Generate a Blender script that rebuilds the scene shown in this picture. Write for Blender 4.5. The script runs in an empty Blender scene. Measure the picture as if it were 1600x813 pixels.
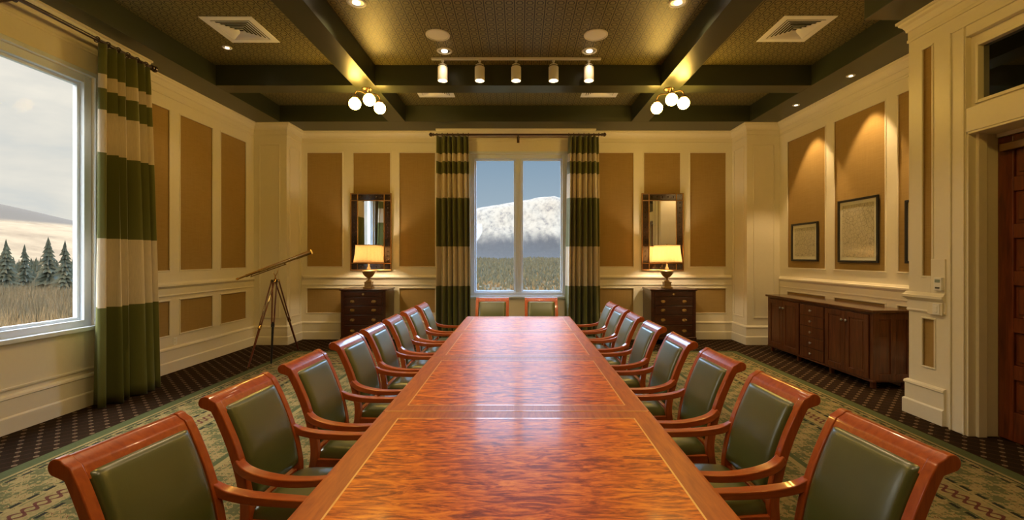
import bpy, bmesh, math, random
from mathutils import Vector, Matrix, noise
random.seed(7)
C = bpy.context.scene.collection
PI = math.pi
sc = bpy.context.scene

# ------------------------------------------------------------------ camera / world / exposure
FPX = 695.0
EYE = 1.65
cam = bpy.data.cameras.new('camera')
cam.sensor_width = 36.0
cam.lens = 36.0*FPX/1600.0
cam.shift_x = -12.0/1600
cam.shift_y = -4.5/1600
cam.clip_end = 5000
camo = bpy.data.objects.new('camera', cam)
camo.location = (0, 0, EYE)
camo.rotation_euler = (PI/2, 0, 0)
C.objects.link(camo)
sc.camera = camo
sc.view_settings.view_transform = 'Standard'
sc.view_settings.look = 'None'
sc.view_settings.gamma = 1
sc.view_settings.use_curve_mapping = False
sc.view_settings.exposure = 0.22

GLOBE = 62.0        # globe glass emission
CAN_W = 58.0        # recessed ceiling can, watt
TRACK_W = 40.0      # track head, watt
SOFFIT_W = 130.0     # little soffit downlight, watt
LAMP_W = 12.0        # table lamp bulb, watt
SUN_W = 2.2         # soft daylight sun
SKY = .88
WARM = (1.0, .62, .22)
WARM2 = (1.0, .72, .40)

def sun():
    l = bpy.data.lights.new('daylight', 'SUN')
    l.energy = SUN_W; l.color = (1.0, .95, .88); l.angle = math.radians(40)
    o = bpy.data.objects.new('daylight', l)
    o.rotation_euler = Vector((.75, .28, -.46)).to_track_quat('-Z', 'Y').to_euler()
    o.location = (-20, 5, 15)
    C.objects.link(o)
sun()

# ------------------------------------------------------------------ node helper
class NT:
    def __init__(s, tree):
        s.t = tree; s.t.nodes.clear()
    def n(s, kind, **kw):
        nd = s.t.nodes.new(kind)
        for k, v in kw.items(): setattr(nd, k, v)
        return nd
    def link(s, a, b): s.t.links.new(a, b)
    def put(s, sock, v):
        if isinstance(v, bpy.types.NodeSocket): s.link(v, sock)
        elif v is not None:
            if isinstance(v, (tuple, list)) and sock.type == 'RGBA' and len(v) == 3: v = (*v, 1)
            sock.default_value = v
    def m(s, op, a, b=None, c=None, clamp=False):
        nd = s.n('ShaderNodeMath', operation=op, use_clamp=clamp)
        s.put(nd.inputs[0], a)
        if b is not None: s.put(nd.inputs[1], b)
        if c is not None: s.put(nd.inputs[2], c)
        return nd.outputs[0]
    def mix(s, f, a, b, mode='MIX'):
        nd = s.n('ShaderNodeMix', data_type='RGBA', blend_type=mode)
        s.put(nd.inputs[0], f); s.put(nd.inputs[6], a); s.put(nd.inputs[7], b)
        return nd.outputs[2]
    def xyz(s, v):
        nd = s.n('ShaderNodeSeparateXYZ'); s.link(v, nd.inputs[0]); return nd.outputs
    def obj(s): return s.n('ShaderNodeTexCoord').outputs['Object']
    def gen(s): return s.n('ShaderNodeTexCoord').outputs['Generated']
    def scale(s, v, sc3):
        nd = s.n('ShaderNodeMapping'); s.link(v, nd.inputs[0]); nd.inputs['Scale'].default_value = sc3
        return nd.outputs[0]
    def noise(s, v, scale=5, detail=4, rough=.55, dist=0, out=0):
        nd = s.n('ShaderNodeTexNoise'); s.link(v, nd.inputs['Vector'])
        nd.inputs['Scale'].default_value = scale; nd.inputs['Detail'].default_value = detail
        nd.inputs['Roughness'].default_value = rough; nd.inputs['Distortion'].default_value = dist
        return nd.outputs[out]
    def ramp(s, f, stops, interp='LINEAR'):
        nd = s.n('ShaderNodeValToRGB'); s.put(nd.inputs[0], f)
        r = nd.color_ramp; r.interpolation = interp
        while len(r.elements) < len(stops): r.elements.new(.5)
        for e, (p, c) in zip(r.elements, stops):
            e.position = p; e.color = (*c, 1) if len(c) == 3 else c
        return nd.outputs[0]
    def sstep(s, v, a, b):
        nd = s.n('ShaderNodeMapRange', interpolation_type='SMOOTHSTEP')
        s.put(nd.inputs[0], v); nd.inputs[1].default_value = a; nd.inputs[2].default_value = b
        return nd.outputs[0]
    def inside(s, v, a, b):
        return s.m('MULTIPLY', s.m('GREATER_THAN', v, a), s.m('LESS_THAN', v, b))
    def bump(s, h, strength=.3, dist=.01):
        nd = s.n('ShaderNodeBump'); s.put(nd.inputs['Height'], h)
        nd.inputs['Strength'].default_value = strength; nd.inputs['Distance'].default_value = dist
        return nd.outputs[0]
    def bsdf(s, col, rough=.5, metal=0, spec=.5, coat=0, coatr=.05, bump=None, sheen=0, emit=None, es=0, trans=0):
        p = s.n('ShaderNodeBsdfPrincipled')
        s.put(p.inputs['Base Color'], col); s.put(p.inputs['Roughness'], rough)
        p.inputs['Metallic'].default_value = metal
        p.inputs['Specular IOR Level'].default_value = spec
        p.inputs['Coat Weight'].default_value = coat; p.inputs['Coat Roughness'].default_value = coatr
        p.inputs['Sheen Weight'].default_value = sheen
        if bump is not None: s.link(bump, p.inputs['Normal'])
        if emit is not None:
            s.put(p.inputs['Emission Color'], emit); p.inputs['Emission Strength'].default_value = es
        return p.outputs[0]
    def out(s, sh, world=False):
        o = s.n('ShaderNodeOutputWorld' if world else 'ShaderNodeOutputMaterial'); s.link(sh, o.inputs[0])

def material(name):
    m = bpy.data.materials.new(name); m.use_nodes = True
    return m, NT(m.node_tree)

# ------------------------------------------------------------------ world: cold clear sky over the mountain, cream cloud to the left, boost added above the window views to light the room
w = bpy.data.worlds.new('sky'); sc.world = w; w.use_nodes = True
N = NT(w.node_tree)
g = N.gen(); x, y, z = N.xyz(g)
el = z
clear = N.ramp(el, [(0.0, (.50, .55, .58)), (.10, (.36, .45, .53)), (.24, (.22, .33, .45)), (.40, (.40, .62, .92)), (1, (.38, .58, .90))])
cl = N.noise(N.scale(g, (1.5, 1.5, 5.0)), 2.2, 6, .55, .3)
cloud = N.ramp(cl, [(.30, (.55, .60, .62)), (.48, (.78, .75, .68)), (.66, (.95, .88, .76))])
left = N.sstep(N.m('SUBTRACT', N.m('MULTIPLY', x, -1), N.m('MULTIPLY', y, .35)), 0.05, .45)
skyc = N.mix(left, clear, cloud)
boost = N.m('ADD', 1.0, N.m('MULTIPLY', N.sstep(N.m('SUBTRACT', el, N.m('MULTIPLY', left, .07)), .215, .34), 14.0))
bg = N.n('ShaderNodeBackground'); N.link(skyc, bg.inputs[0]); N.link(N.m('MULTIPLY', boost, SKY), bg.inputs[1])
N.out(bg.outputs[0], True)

# ------------------------------------------------------------------ materials
M = {}
def plain(name, col, rough=.5, metal=0, spec=.5, coat=0, var=.12, nscale=20, bump=0, sheen=0, coatr=.05):
    m, N = material(name)
    v = N.noise(N.obj(), nscale, 4)
    c = N.mix(v, tuple(k*(1-var) for k in col), tuple(min(1, k*(1+var)) for k in col))
    b = N.bump(v, bump, .004) if bump else None
    N.out(N.bsdf(c, rough, metal, spec, coat, coatr, b, sheen)); M[name] = m
plain('cream', (.79, .74, .61), .38, var=.03)
plain('window_white', (.66, .74, .84), .35, var=.02)
plain('beam_green', (.034, .040, .022), .34, spec=.5, var=.05)
plain('brass', (.72, .50, .22), .25, 1)
plain('bronze', (.20, .12, .06), .35, 1)
plain('antique_gold', (.42, .24, .09), .38, .8, nscale=60)
plain('black_paint', (.012, .012, .012), .4)
plain('black_metal', (.02, .02, .025), .4, .6)
plain('steel', (.6, .6, .6), .3, 1)
plain('white_metal', (.78, .77, .75), .4, var=.02)
plain('vent_white', (.86, .88, .92), .5, var=.02)
plain('vent_dark', (.05, .05, .05), .7)
plain('dark_rod', (.045, .022, .014), .3, coat=.4)
plain('urn', (.36, .24, .10), .3, .45, nscale=14)
plain('plastic', (.82, .82, .80), .4, var=.01)
plain('lcd', (.25, .30, .25), .2, var=.02)
plain('mat_board', (.78, .74, .62), .8, var=.03)

def wood(name, c1, c2, axis=(14, 14, 1.2), rough=.25, coat=.6, sc_=3.0, coatr=.06):
    m, N = material(name)
    v = N.noise(N.scale(N.obj(), axis), sc_, 6, .6, .6)
    c = N.ramp(v, [(.3, c1), (.7, c2)])
    N.out(N.bsdf(c, rough, 0, .5, coat, coatr)); M[name] = m
wood('chair_wood', (.33, .058, .011), (.50, .110, .018), rough=.28, coat=.7)
wood('chair_wood_flat', (.33, .058, .011), (.50, .110, .018), (2, 14, 14), .28, .7)
wood('table_band', (.34, .075, .010), (.56, .16, .022), (12, 1.5, 12), .40, .08, coatr=.16)
wood('table_dark', (.15, .025, .008), (.30, .06, .014), (3, 3, 12), .3, .5)
wood('inlay', (.90, .50, .16), (.95, .60, .24), rough=.3)
wood('cherry', (.065, .020, .007), (.16, .052, .017), (10, 10, 1.0), .35, .3)
wood('cherry_top', (.060, .022, .010), (.12, .045, .018), (10, 1, 10), .22, .5)
wood('mahogany', (.028, .008, .004), (.085, .020, .008), (3, 10, 10), .28, .5)
wood('door_wood', (.075, .016, .006), (.20, .045, .013), (10, 10, 1.0), .32, .35)
wood('tripod_wood', (.06, .012, .008), (.16, .035, .018), (10, 10, 1), .3, .5)

# quilted table veneer
m, N = material('burl')
o = N.obj()
n1 = N.noise(N.scale(o, (3.2, 15, 1)), 1.6, 6, .60, 1.8)
n2 = N.noise(N.scale(o, (1.2, 3, 1)), 1.3, 3, .5, .4)
n3 = N.noise(N.scale(o, (9, 40, 1)), 2.0, 4, .6, .8)
v = N.m('ADD', N.m('MULTIPLY', n1, .72), N.m('MULTIPLY', n3, .28))
c = N.ramp(v, [(.40, (.13, .020, .003)), (.46, (.42, .085, .006)), (.53, (.74, .20, .012)), (.64, (.95, .36, .026))])
c = N.mix(N.m('MULTIPLY', n2, .4), c, (.66, .13, .012), 'MIX')
N.out(N.bsdf(c, .38, 0, .35, .12, .12)); M['burl'] = m

# leather
m, N = material('green_leather')
o = N.obj(); v = N.n('ShaderNodeTexVoronoi'); N.link(o, v.inputs['Vector']); v.inputs['Scale'].default_value = 220
nn = N.noise(o, 6, 3)
c = N.mix(nn, (.058, .074, .014), (.090, .108, .024))
N.out(N.bsdf(c, .34, 0, .8, .9, .26, N.bump(v.outputs[0], .08, .002))); M['green_leather'] = m

# wall fabric
m, N = material('wall_fabric')
o = N.obj()
a = N.noise(N.scale(o, (160, 160, 3)), 1, 2, .5)
b = N.noise(N.scale(o, (6, 6, 90)), 1, 2, .5)
c = N.mix(N.m('MULTIPLY', N.m('ADD', a, b), .5), (.27, .175, .055), (.45, .30, .115))
N.out(N.bsdf(c, .85, 0, .2, 0, .1, N.bump(a, .25, .003))); M['wall_fabric'] = m

# ceiling paper: small square lattice with interlocking loops
m, N = material('ceiling_paper')
o = N.obj(); x, y, z = N.xyz(o)
P = .115
def lat(off, N=N, x=x, y=y):
    u = N.m('SUBTRACT', N.m('FRACT', N.m('ADD', N.m('DIVIDE', x, P), off)), .5)
    v = N.m('SUBTRACT', N.m('FRACT', N.m('ADD', N.m('DIVIDE', y, P), off)), .5)
    return u, v
u, v = lat(0)
line = N.m('MAXIMUM', N.m('LESS_THAN', N.m('ABSOLUTE', u), .055), N.m('LESS_THAN', N.m('ABSOLUTE', v), .035))
u2, v2 = lat(.5)
d = N.m('SQRT', N.m('ADD', N.m('MULTIPLY', u2, u2), N.m('MULTIPLY', v2, v2)))
ring = N.m('LESS_THAN', N.m('ABSOLUTE', N.m('SUBTRACT', d, .30)), .055)
pat = N.m('MAXIMUM', line, ring)
c = N.mix(pat, (.225, .195, .080), (.034, .032, .014))
N.out(N.bsdf(c, .45, 0, .4)); M['ceiling_paper'] = m

# dark carpet with pale pin dots
m, N = material('carpet')
o = N.obj(); x, y, z = N.xyz(o)
def dot(off):
    u = N.m('SUBTRACT', N.m('FRACT', N.m('ADD', N.m('DIVIDE', x, .16), off)), .5)
    v = N.m('SUBTRACT', N.m('FRACT', N.m('ADD', N.m('DIVIDE', y, .16), off)), .5)
    s_ = N.m('ADD', N.m('ABSOLUTE', u), N.m('ABSOLUTE', v))
    return N.m('LESS_THAN', s_, .15)
dd = N.m('MAXIMUM', dot(0), dot(.5))
u = N.m('SUBTRACT', N.m('FRACT', N.m('DIVIDE', N.m('ADD', x, y), .16)), .5)
v = N.m('SUBTRACT', N.m('FRACT', N.m('DIVIDE', N.m('SUBTRACT', x, y), .16)), .5)
ln = N.m('MAXIMUM', N.m('GREATER_THAN', N.m('ABSOLUTE', u), .44), N.m('GREATER_THAN', N.m('ABSOLUTE', v), .44))
pile = N.noise(o, 350, 2)
c = N.mix(pile, (.014, .008, .004), (.034, .019, .010))
c = N.mix(N.m('MULTIPLY', ln, .4), c, (.075, .035, .02))
c = N.mix(N.m('MULTIPLY', dd, .6), c, (.24, .17, .10))
N.out(N.bsdf(c, .95, 0, .05, bump=N.bump(pile, .5, .004))); M['carpet'] = m

RUG = (-3.94, 3.77, -1.6, 7.75)
RHX = (RUG[1]-RUG[0])/2; RHY = (RUG[3]-RUG[2])/2
m, N = material('rug')
o = N.obj(); x, y, z = N.xyz(o)
ax = N.m('ABSOLUTE', x); ay = N.m('ABSOLUTE', y)
dx = N.m('SUBTRACT', RHX, ax); dy = N.m('SUBTRACT', RHY, ay)
d = N.m('MINIMUM', dx, dy)
isx = N.m('LESS_THAN', dx, dy)
t = N.m('ADD', N.m('MULTIPLY', isx, y), N.m('MULTIPLY', N.m('SUBTRACT', 1, isx), x))
beige = N.mix(N.noise(o, 60, 3), (.22, .17, .07), (.33, .26, .115))
green = N.mix(N.noise(o, 60, 3), (.055, .070, .028), (.10, .115, .050))
wob = N.noise(o, 11, 3, .6, .8)
def sn(v_, per, ph=0): return N.m('SINE', N.m('ADD', N.m('MULTIPLY', v_, 2*PI/per), ph))
wx = N.m('ADD', x, N.m('MULTIPLY', N.m('SUBTRACT', wob, .5), .10)); wy = N.m('ADD', y, N.m('MULTIPLY', N.m('SUBTRACT', wob, .5), -.10))
f1 = N.m('MULTIPLY', sn(wx, .26), sn(wy, .26))
f2 = N.m('MULTIPLY', sn(N.m('ADD', wx, wy), .095), sn(N.m('SUBTRACT', wx, wy), .095))
ff = N.m('ADD', f1, N.m('MULTIPLY', f2, .9))
mot = N.m('GREATER_THAN', ff, .12)
motd = N.m('LESS_THAN', N.m('ABSOLUTE', N.m('ADD', ff, .35)), .07)
c = N.mix(N.m('MULTIPLY', mot, .85), beige, green)
c = N.mix(N.m('MULTIPLY', motd, .8), c, (.09, .022, .018))
# rows: outer guard, dashed lines, chain
def wave(base, amp, per, ph, wd):
    s_ = N.m('SINE', N.m('ADD', N.m('MULTIPLY', t, 2*PI/per), ph))
    return N.m('LESS_THAN', N.m('ABSOLUTE', N.m('SUBTRACT', N.m('SUBTRACT', d, base), N.m('MULTIPLY', s_, amp))), wd)
def band(a, b_, col, f=1.0):
    global c
    c = N.mix(N.m('MULTIPLY', N.inside(d, a, b_), f), c, col)
band(.66, .86, beige, .7)
for ph in (0, PI):
    c = N.mix(N.m('MULTIPLY', wave(.76, .042, .15, ph, .014), .9), c, (.085, .018, .018))
dash = N.m('GREATER_THAN', N.m('FRACT', N.m('DIVIDE', t, .11)), .35)
c = N.mix(N.m('MULTIPLY', dash, N.inside(d, .60, .63)), c, (.02, .022, .015))
c = N.mix(N.m('MULTIPLY', dash, N.inside(d, .89, .92)), c, (.02, .022, .015))
band(.63, .65, beige); band(.87, .885, green)
band(.0, .12, green); band(.12, .15, beige, .8); band(.15, .165, (.02, .03, .018))
c = N.mix(N.m('MULTIPLY', dash, N.inside(d, .20, .225)), c, (.03, .03, .02))
band(1.5, 1.55, green); band(1.55, 1.6, beige)
pile = N.noise(o, 300, 2)
N.out(N.bsdf(c, .95, 0, .1, bump=N.bump(pile, .5, .004))); M['rug'] = m

# curtain: horizontal stripes
m, N = material('curtain_cloth')
o = N.obj(); x, y, z = N.xyz(o)
Z5 = N.m('DIVIDE', z, 5.0)
G_ = (.150, .168, .036); W_ = (.84, .74, .57)
c = N.ramp(Z5, [(0, G_), (1.08/5, W_), (1.84/5, G_), (2.79/5, W_), (3.245/5, G_), (3.49/5, W_), (3.64/5, G_)], 'CONSTANT')
wv = N.noise(N.scale(o, (60, 60, 4)), 3, 3)
c = N.mix(N.m('MULTIPLY', wv, .35), c, (.08, .07, .04), 'MIX')
p = N.bsdf(c, .6, 0, .35, sheen=.25, bump=N.bump(wv, .15, .003))
tr = N.n('ShaderNodeBsdfTranslucent'); N.link(c, tr.inputs[0])
mx = N.n('ShaderNodeMixShader'); mx.inputs[0].default_value = .12; N.link(p, mx.inputs[1]); N.link(tr.outputs[0], mx.inputs[2])
N.out(mx.outputs[0]); M['curtain_cloth'] = m

# lampshade
m, N = material('lampshade')
c = N.mix(N.noise(N.obj(), 40, 2), (.80, .62, .38), (.9, .74, .5))
df = N.n('ShaderNodeBsdfDiffuse'); N.link(c, df.inputs[0])
tr = N.n('ShaderNodeBsdfTranslucent'); N.link(c, tr.inputs[0])
mx = N.n('ShaderNodeMixShader'); mx.inputs[0].default_value = .62; N.link(df.outputs[0], mx.inputs[1]); N.link(tr.outputs[0], mx.inputs[2])
N.out(mx.outputs[0]); M['lampshade'] = m

def emit(name, col, s_):
    m, N = material(name)
    e = N.n('ShaderNodeEmission'); e.inputs[0].default_value = (*col, 1); e.inputs[1].default_value = s_
    N.out(e.outputs[0]); M[name] = m
emit('globe_glow', (1, .59, .11), GLOBE)
emit('can_glow', (1, .78, .50), 5.0)
emit('bulb_glow', (1, .75, .45), 14.0)

m, N = material('pane_glass')
tr = N.n('ShaderNodeBsdfTransparent'); tr.inputs[0].default_value = (.97, .98, .98, 1)
gl = N.n('ShaderNodeBsdfGlossy'); gl.inputs['Roughness'].default_value = .01
fr = N.n('ShaderNodeFresnel'); fr.inputs[0].default_value = 1.45
mx = N.n('ShaderNodeMixShader'); N.link(N.m('MULTIPLY', fr.outputs[0], .002), mx.inputs[0]); N.link(tr.outputs[0], mx.inputs[1]); N.link(gl.outputs[0], mx.inputs[2])
N.out(mx.outputs[0]); M['pane_glass'] = m
m, N = material('dark_glass')
N.out(N.bsdf((.004, .005, .006), .02, 0, .9, 1, .01)); M['dark_glass'] = m
m, N = material('mirror_glass')
N.out(N.bsdf((.86, .88, .88), .015, 1)); M['mirror_glass'] = m
m, N = material('tortoise')
v = N.noise(N.obj(), 45, 4, .6, 1)
N.out(N.bsdf(N.ramp(v, [(.4, (.008, .005, .003)), (.62, (.05, .018, .006)), (.75, (.22, .09, .03))]), .15, 0, .6, .6)); M['tortoise'] = m

# old map prints
m, N = material('map_print')
o = N.obj()
v = N.n('ShaderNodeTexVoronoi', feature='DISTANCE_TO_EDGE'); N.link(o, v.inputs['Vector']); v.inputs['Scale'].default_value = 16
ln = N.m('LESS_THAN', v.outputs[0], .035)
nn = N.noise(o, 9, 6, .65)
ctr = N.m('LESS_THAN', N.m('ABSOLUTE', N.m('SUBTRACT', N.m('FRACT', N.m('MULTIPLY', nn, 14)), .5)), .10)
c = N.mix(N.noise(o, 4, 4), (.55, .48, .34), (.72, .65, .50))
c = N.mix(N.m('MULTIPLY', N.m('MAXIMUM', ln, ctr), .55), c, (.12, .10, .07))
N.out(N.bsdf(c, .35, 0, .5, .5)); M['map_print'] = m

# outside
m, N = material('snow_mountain')
o = N.obj(); x, y, z = N.xyz(o)
hgt = N.m('ADD', z, N.m('ADD', N.m('MULTIPLY', N.m('SUBTRACT', N.noise(N.scale(o, (.012, .004, .004)), 1, 5, .6), .5), 70), N.m('MULTIPLY', N.m('SUBTRACT', N.noise(N.scale(o, (.10, .02, .02)), 1, 3), .5), 26)))
snowf = N.sstep(hgt, 22, 62)
rock = N.noise(N.scale(o, (.09, .03, .05)), 1, 6, .7)
snow = N.ramp(rock, [(.34, (.060, .046, .036)), (.44, (.100, .078, .056)), (.56, (.130, .102, .072))])
forest = N.mix(N.noise(N.scale(o, (.15, .05, .15)), 1, 4), (.015, .012, .010), (.026, .021, .017))
run = N.m('MULTIPLY', N.m('LESS_THAN', N.m('ABSOLUTE', N.m('ADD', N.m('ADD', x, 83), N.m('MULTIPLY', N.m('SINE', N.m('MULTIPLY', z, .09)), 4))), 5.5), N.inside(z, 2, 70))
c = N.mix(snowf, forest, snow)
c = N.mix(N.m('MULTIPLY', run, .75), c, (.14, .12, .10))
N.out(N.bsdf(c, .9, 0, .1)); M['snow_mountain'] = m
m, N = material('tan_hills')
o = N.obj(); x, y, z = N.xyz(o)
v = N.noise(N.scale(o, (.03, .03, .06)), 1, 6, .7)
far = N.sstep(z, 40, 46)
c = N.ramp(v, [(.35, (.095, .055, .026)), (.6, (.150, .092, .046))])
c = N.mix(far, c, (.055, .036, .022))
N.out(N.bsdf(c, .95, 0, .1)); M['tan_hills'] = m
m, N = material('wild_ground')
o = N.obj()
v = N.noise(N.scale(o, (.35, .35, 1)), 1, 6, .7); v2 = N.noise(N.scale(o, (.04, .04, 1)), 1, 3)
c = N.ramp(v, [(.3, (.015, .015, .007)), (.5, (.04, .03, .014)), (.7, (.07, .05, .025))])
c = N.mix(N.m('MULTIPLY', N.sstep(v2, .45, .6), .6), c, (.035, .04, .016))
N.out(N.bsdf(c, .95, 0, .1)); M['wild_ground'] = m
plain('conifer', (.036, .024, .003), .9, var=.5, nscale=.8)
plain('conifer_far', (.042, .029, .006), .9, var=.5, nscale=.2)
plain('bare_brush', (.165, .080, .018), .9, var=.4, nscale=.3)
plain('bare_brush_dark', (.085, .044, .008), .9, var=.4, nscale=.3)
plain('bark', (.08, .05, .03), .9)

# ------------------------------------------------------------------ mesh helpers
def box(bm, x0, x1, y0, y1, z0, z1):
    if x0 > x1: x0, x1 = x1, x0
    if y0 > y1: y0, y1 = y1, y0
    if z0 > z1: z0, z1 = z1, z0
    v = [bm.verts.new((x, y, z)) for x in (x0, x1) for y in (y0, y1) for z in (z0, z1)]
    for f in ((0, 1, 3, 2), (4, 6, 7, 5), (0, 4, 5, 1), (2, 3, 7, 6), (0, 2, 6, 4), (1, 5, 7, 3)):
        bm.faces.new([v[i] for i in f])
def lathe(bm, prof, n=24, cx=0, cy=0, cap=True, fr=None):
    rings = []
    for (r, z) in prof:
        ring = []
        for k in range(n):
            a = 2*PI*k/n
            rr = r*(fr(a) if fr else 1)
            ring.append(bm.verts.new((cx+rr*math.cos(a), cy+rr*math.sin(a), z)))
        rings.append(ring)
    for A, B in zip(rings, rings[1:]):
        for k in range(n):
            bm.faces.new((A[k], A[(k+1) % n], B[(k+1) % n], B[k]))
    if cap:
        bm.faces.new(rings[0][::-1]); bm.faces.new(rings[-1])
def tube(bm, pts, rad, n=10, closed=False):
    pts = [Vector(p) for p in pts]
    if not isinstance(rad, (list, tuple)): rad = [rad]*len(pts)
    rings = []; up = None
    L = len(pts)
    for i, p in enumerate(pts):
        if closed: t = pts[(i+1) % L]-pts[i-1]
        else: t = pts[min(i+1, L-1)]-pts[max(i-1, 0)]
        t.normalize()
        if up is None:
            up = Vector((0, 0, 1)) if abs(t.z) < .9 else Vector((1, 0, 0))
        s = t.cross(up).normalized(); up = s.cross(t).normalized()
        rings.append([bm.verts.new(p+rad[i]*(math.cos(2*PI*k/n)*s+math.sin(2*PI*k/n)*up)) for k in range(n)])
    pr = list(zip(rings, rings[1:]))
    if closed: pr.append((rings[-1], rings[0]))
    for A, B in pr:
        for k in range(n): bm.faces.new((A[k], A[(k+1) % n], B[(k+1) % n], B[k]))
    if not closed:
        bm.faces.new(rings[0][::-1]); bm.faces.new(rings[-1])
def prism(bm, poly, f0, f1):
    """poly: list of 2D points; f0,f1 map 2D -> 3D at both ends"""
    A = [bm.verts.new(f0(p)) for p in poly]; B = [bm.verts.new(f1(p)) for p in poly]
    n = len(poly)
    bm.faces.new(A[::-1]); bm.faces.new(B)
    for k in range(n): bm.faces.new((A[k], A[(k+1) % n], B[(k+1) % n], B[k]))
def ball(bm, c, r, u=20, v=12, sz=1):
    mt = Matrix.Translation(c) @ Matrix.Diagonal((r, r, r*sz, 1))
    bmesh.ops.create_uvsphere(bm, u_segments=u, v_segments=v, radius=1, matrix=mt)
def obj(name, bm, mat, parent=None, bevel=0, smooth=True, loc=None, seg=2, angle=35):
    bmesh.ops.recalc_face_normals(bm, faces=bm.faces)
    me = bpy.data.meshes.new(name); bm.to_mesh(me); bm.free()
    me.materials.append(M[mat] if isinstance(mat, str) else mat)
    if smooth:
        me.polygons.foreach_set('use_smooth', [True]*len(me.polygons))
        me.set_sharp_from_angle(angle=math.radians(angle))
    o = bpy.data.objects.new(name, me); C.objects.link(o)
    if parent: o.parent = parent
    if loc: o.location = loc
    if bevel:
        b = o.modifiers.new('bevel', 'BEVEL'); b.width = bevel; b.segments = seg; b.limit_method = 'ANGLE'; b.angle_limit = math.radians(40)
        b.harden_normals = True
    return o
def tag(o, label, cat, group=None, kind=None):
    o['label'] = label; o['category'] = cat
    if group: o['group'] = group
    if kind: o['kind'] = kind
    return o
def thing(name, label, cat, loc=(0, 0, 0), rz=0, group=None):
    o = bpy.data.objects.new(name, None); o.empty_display_size = .1
    o.location = loc; o.rotation_euler = (0, 0, rz); C.objects.link(o)
    return tag(o, label, cat, group)
def struct(o, kind='structure'):
    o['kind'] = kind; return o
def dup(root, loc, rz, label, group=None):
    r = root.copy(); C.objects.link(r); r.location = loc; r.rotation_euler = (0, 0, rz)
    r['label'] = label
    if group: r['group'] = group
    def rec(src, dst):
        for ch in list(src.children):
            if ch.name in new: continue
            c = ch.copy(); C.objects.link(c); c.parent = dst; new.add(c.name); rec(ch, c)
    new = set(); rec(root, r)
    return r
def BM(): return bmesh.new()

# ------------------------------------------------------------------ room dimensions
XL, XR, YB, YR = -5.03, 4.92, 8.97, -3.2
ZT, ZC = 4.175, 4.477
BLX, BL0, BL1 = -4.80, 2.50, 5.65       # left window bay
BBY, BB0, BB1 = 8.80, -1.57, 1.42       # back window bay
LW = (3.12, 5.02, .87, 3.67)            # left window hole (Y0,Y1,z0,z1)
BW = (-.98, .93, .87, 3.69)             # back window hole (X0,X1,z0,z1)
PX, PY = 4.17, 4.74                     # door pier plane and end
DO = (2.98, 4.105, 0, 2.80)             # door opening
TO = (3.05, 4.06, 3.05, 3.60)           # transom opening

class Wall:
    """wall frame: origin, u direction, inward normal"""
    def __init__(s, o, u, n): s.o, s.u, s.n = Vector(o), Vector(u), Vector(n)
    def p(s, u, z, d): return s.o+s.u*u+s.n*d+Vector((0, 0, z))
    def box(s, bm, u0, u1, z0, z1, d0, d1):
        a, b = s.p(u0, z0, d0), s.p(u1, z1, d1)
        box(bm, a.x, b.x, a.y, b.y, a.z, b.z)
    def cells(s, bm, u0, u1, z0, z1, holes, d0, d1):
        us = sorted({u0, u1, *[k for h in holes for k in h[:2] if u0 < k < u1]})
        for a, b in zip(us, us[1:]):
            mid = (a+b)/2
            hs = sorted([(h[2], h[3]) for h in holes if h[0] < mid < h[1]])
            zc = z0
            for h0, h1 in hs:
                if h0 > zc+1e-5: s.box(bm, a, b, zc, h0, d0, d1)
                zc = max(zc, h1)
            if zc < z1-1e-5: s.box(bm, a, b, zc, z1, d0, d1)
    def frame(s, bm, u0, u1, z0, z1, wd, d0, d1):
        s.box(bm, u0-wd, u1+wd, z1, z1+wd, d0, d1); s.box(bm, u0-wd, u1+wd, z0-wd, z0, d0, d1)
        s.box(bm, u0-wd, u0, z0, z1, d0, d1); s.box(bm, u1, u1+wd, z0, z1, d0, d1)
wl = Wall((XL, 0, 0), (0, 1, 0), (1, 0, 0))
wb = Wall((0, YB, 0), (1, 0, 0), (0, -1, 0))
wr = Wall((XR, 0, 0), (0, 1, 0), (-1, 0, 0))
wp = Wall((PX, 0, 0), (0, 1, 0), (-1, 0, 0))
wlb = Wall((BLX, 0, 0), (0, 1, 0), (1, 0, 0))
wbb = Wall((0, BBY, 0), (1, 0, 0), (0, -1, 0))
PZ = [(1.45, 3.76), (.52, 1.03)]
def panels(us): return [(a, b, z0, z1) for a, b in us for z0, z1 in PZ]
def panelled(name, W, spans, us, th=.17, extra_holes=()):
    """solid wall, cream framing proud of it, fabric panels set between"""
    bm = BM()
    pan = panels(us)
    for (u0, u1) in spans:
        W.cells(bm, u0, u1, 0, ZC, list(extra_holes), -th, 0)
        W.cells(bm, u0, u1, 0, ZT, pan+list(extra_holes), 0, .022)
    wall = struct(obj(name, bm, 'cream', smooth=False))
    for h in pan:
        b = BM(); W.box(b, *h, .0005, .006)
        wp_ = obj('wall_panel', b, 'wall_fabric', wall, smooth=False)
        b = BM(); W.frame(b, h[0]+.012, h[1]-.012, h[2]+.012, h[3]-.012, .022, .012, .031)
        obj('panel_moulding', b, 'cream', wp_, bevel=.006, smooth=False)
    return wall
lus = [(-2.2, -1.49), (-1.31, -.6), (-.42, .29), (.47, 1.18), (1.36, 2.07)] + [(5.78, 6.37), (6.55, 7.26), (7.443, 8.145)]
panelled('wall_left', wl, [(YR, BL0), (BL1, YB+.17)], lus)
panelled('wall_back', wb, [(XL-.17, BB0), (BB1, XR+.17)],
         [(-4.285, -3.56), (-3.356, -2.594), (-2.426, -1.69), (1.55, 2.297), (2.49, 3.239), (3.42, 4.156)])
panelled('wall_right', wr, [(PY-.15, YB+.17)], [(7.12, 8.14), (5.95, 6.93), (4.85, 5.77)])
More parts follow.
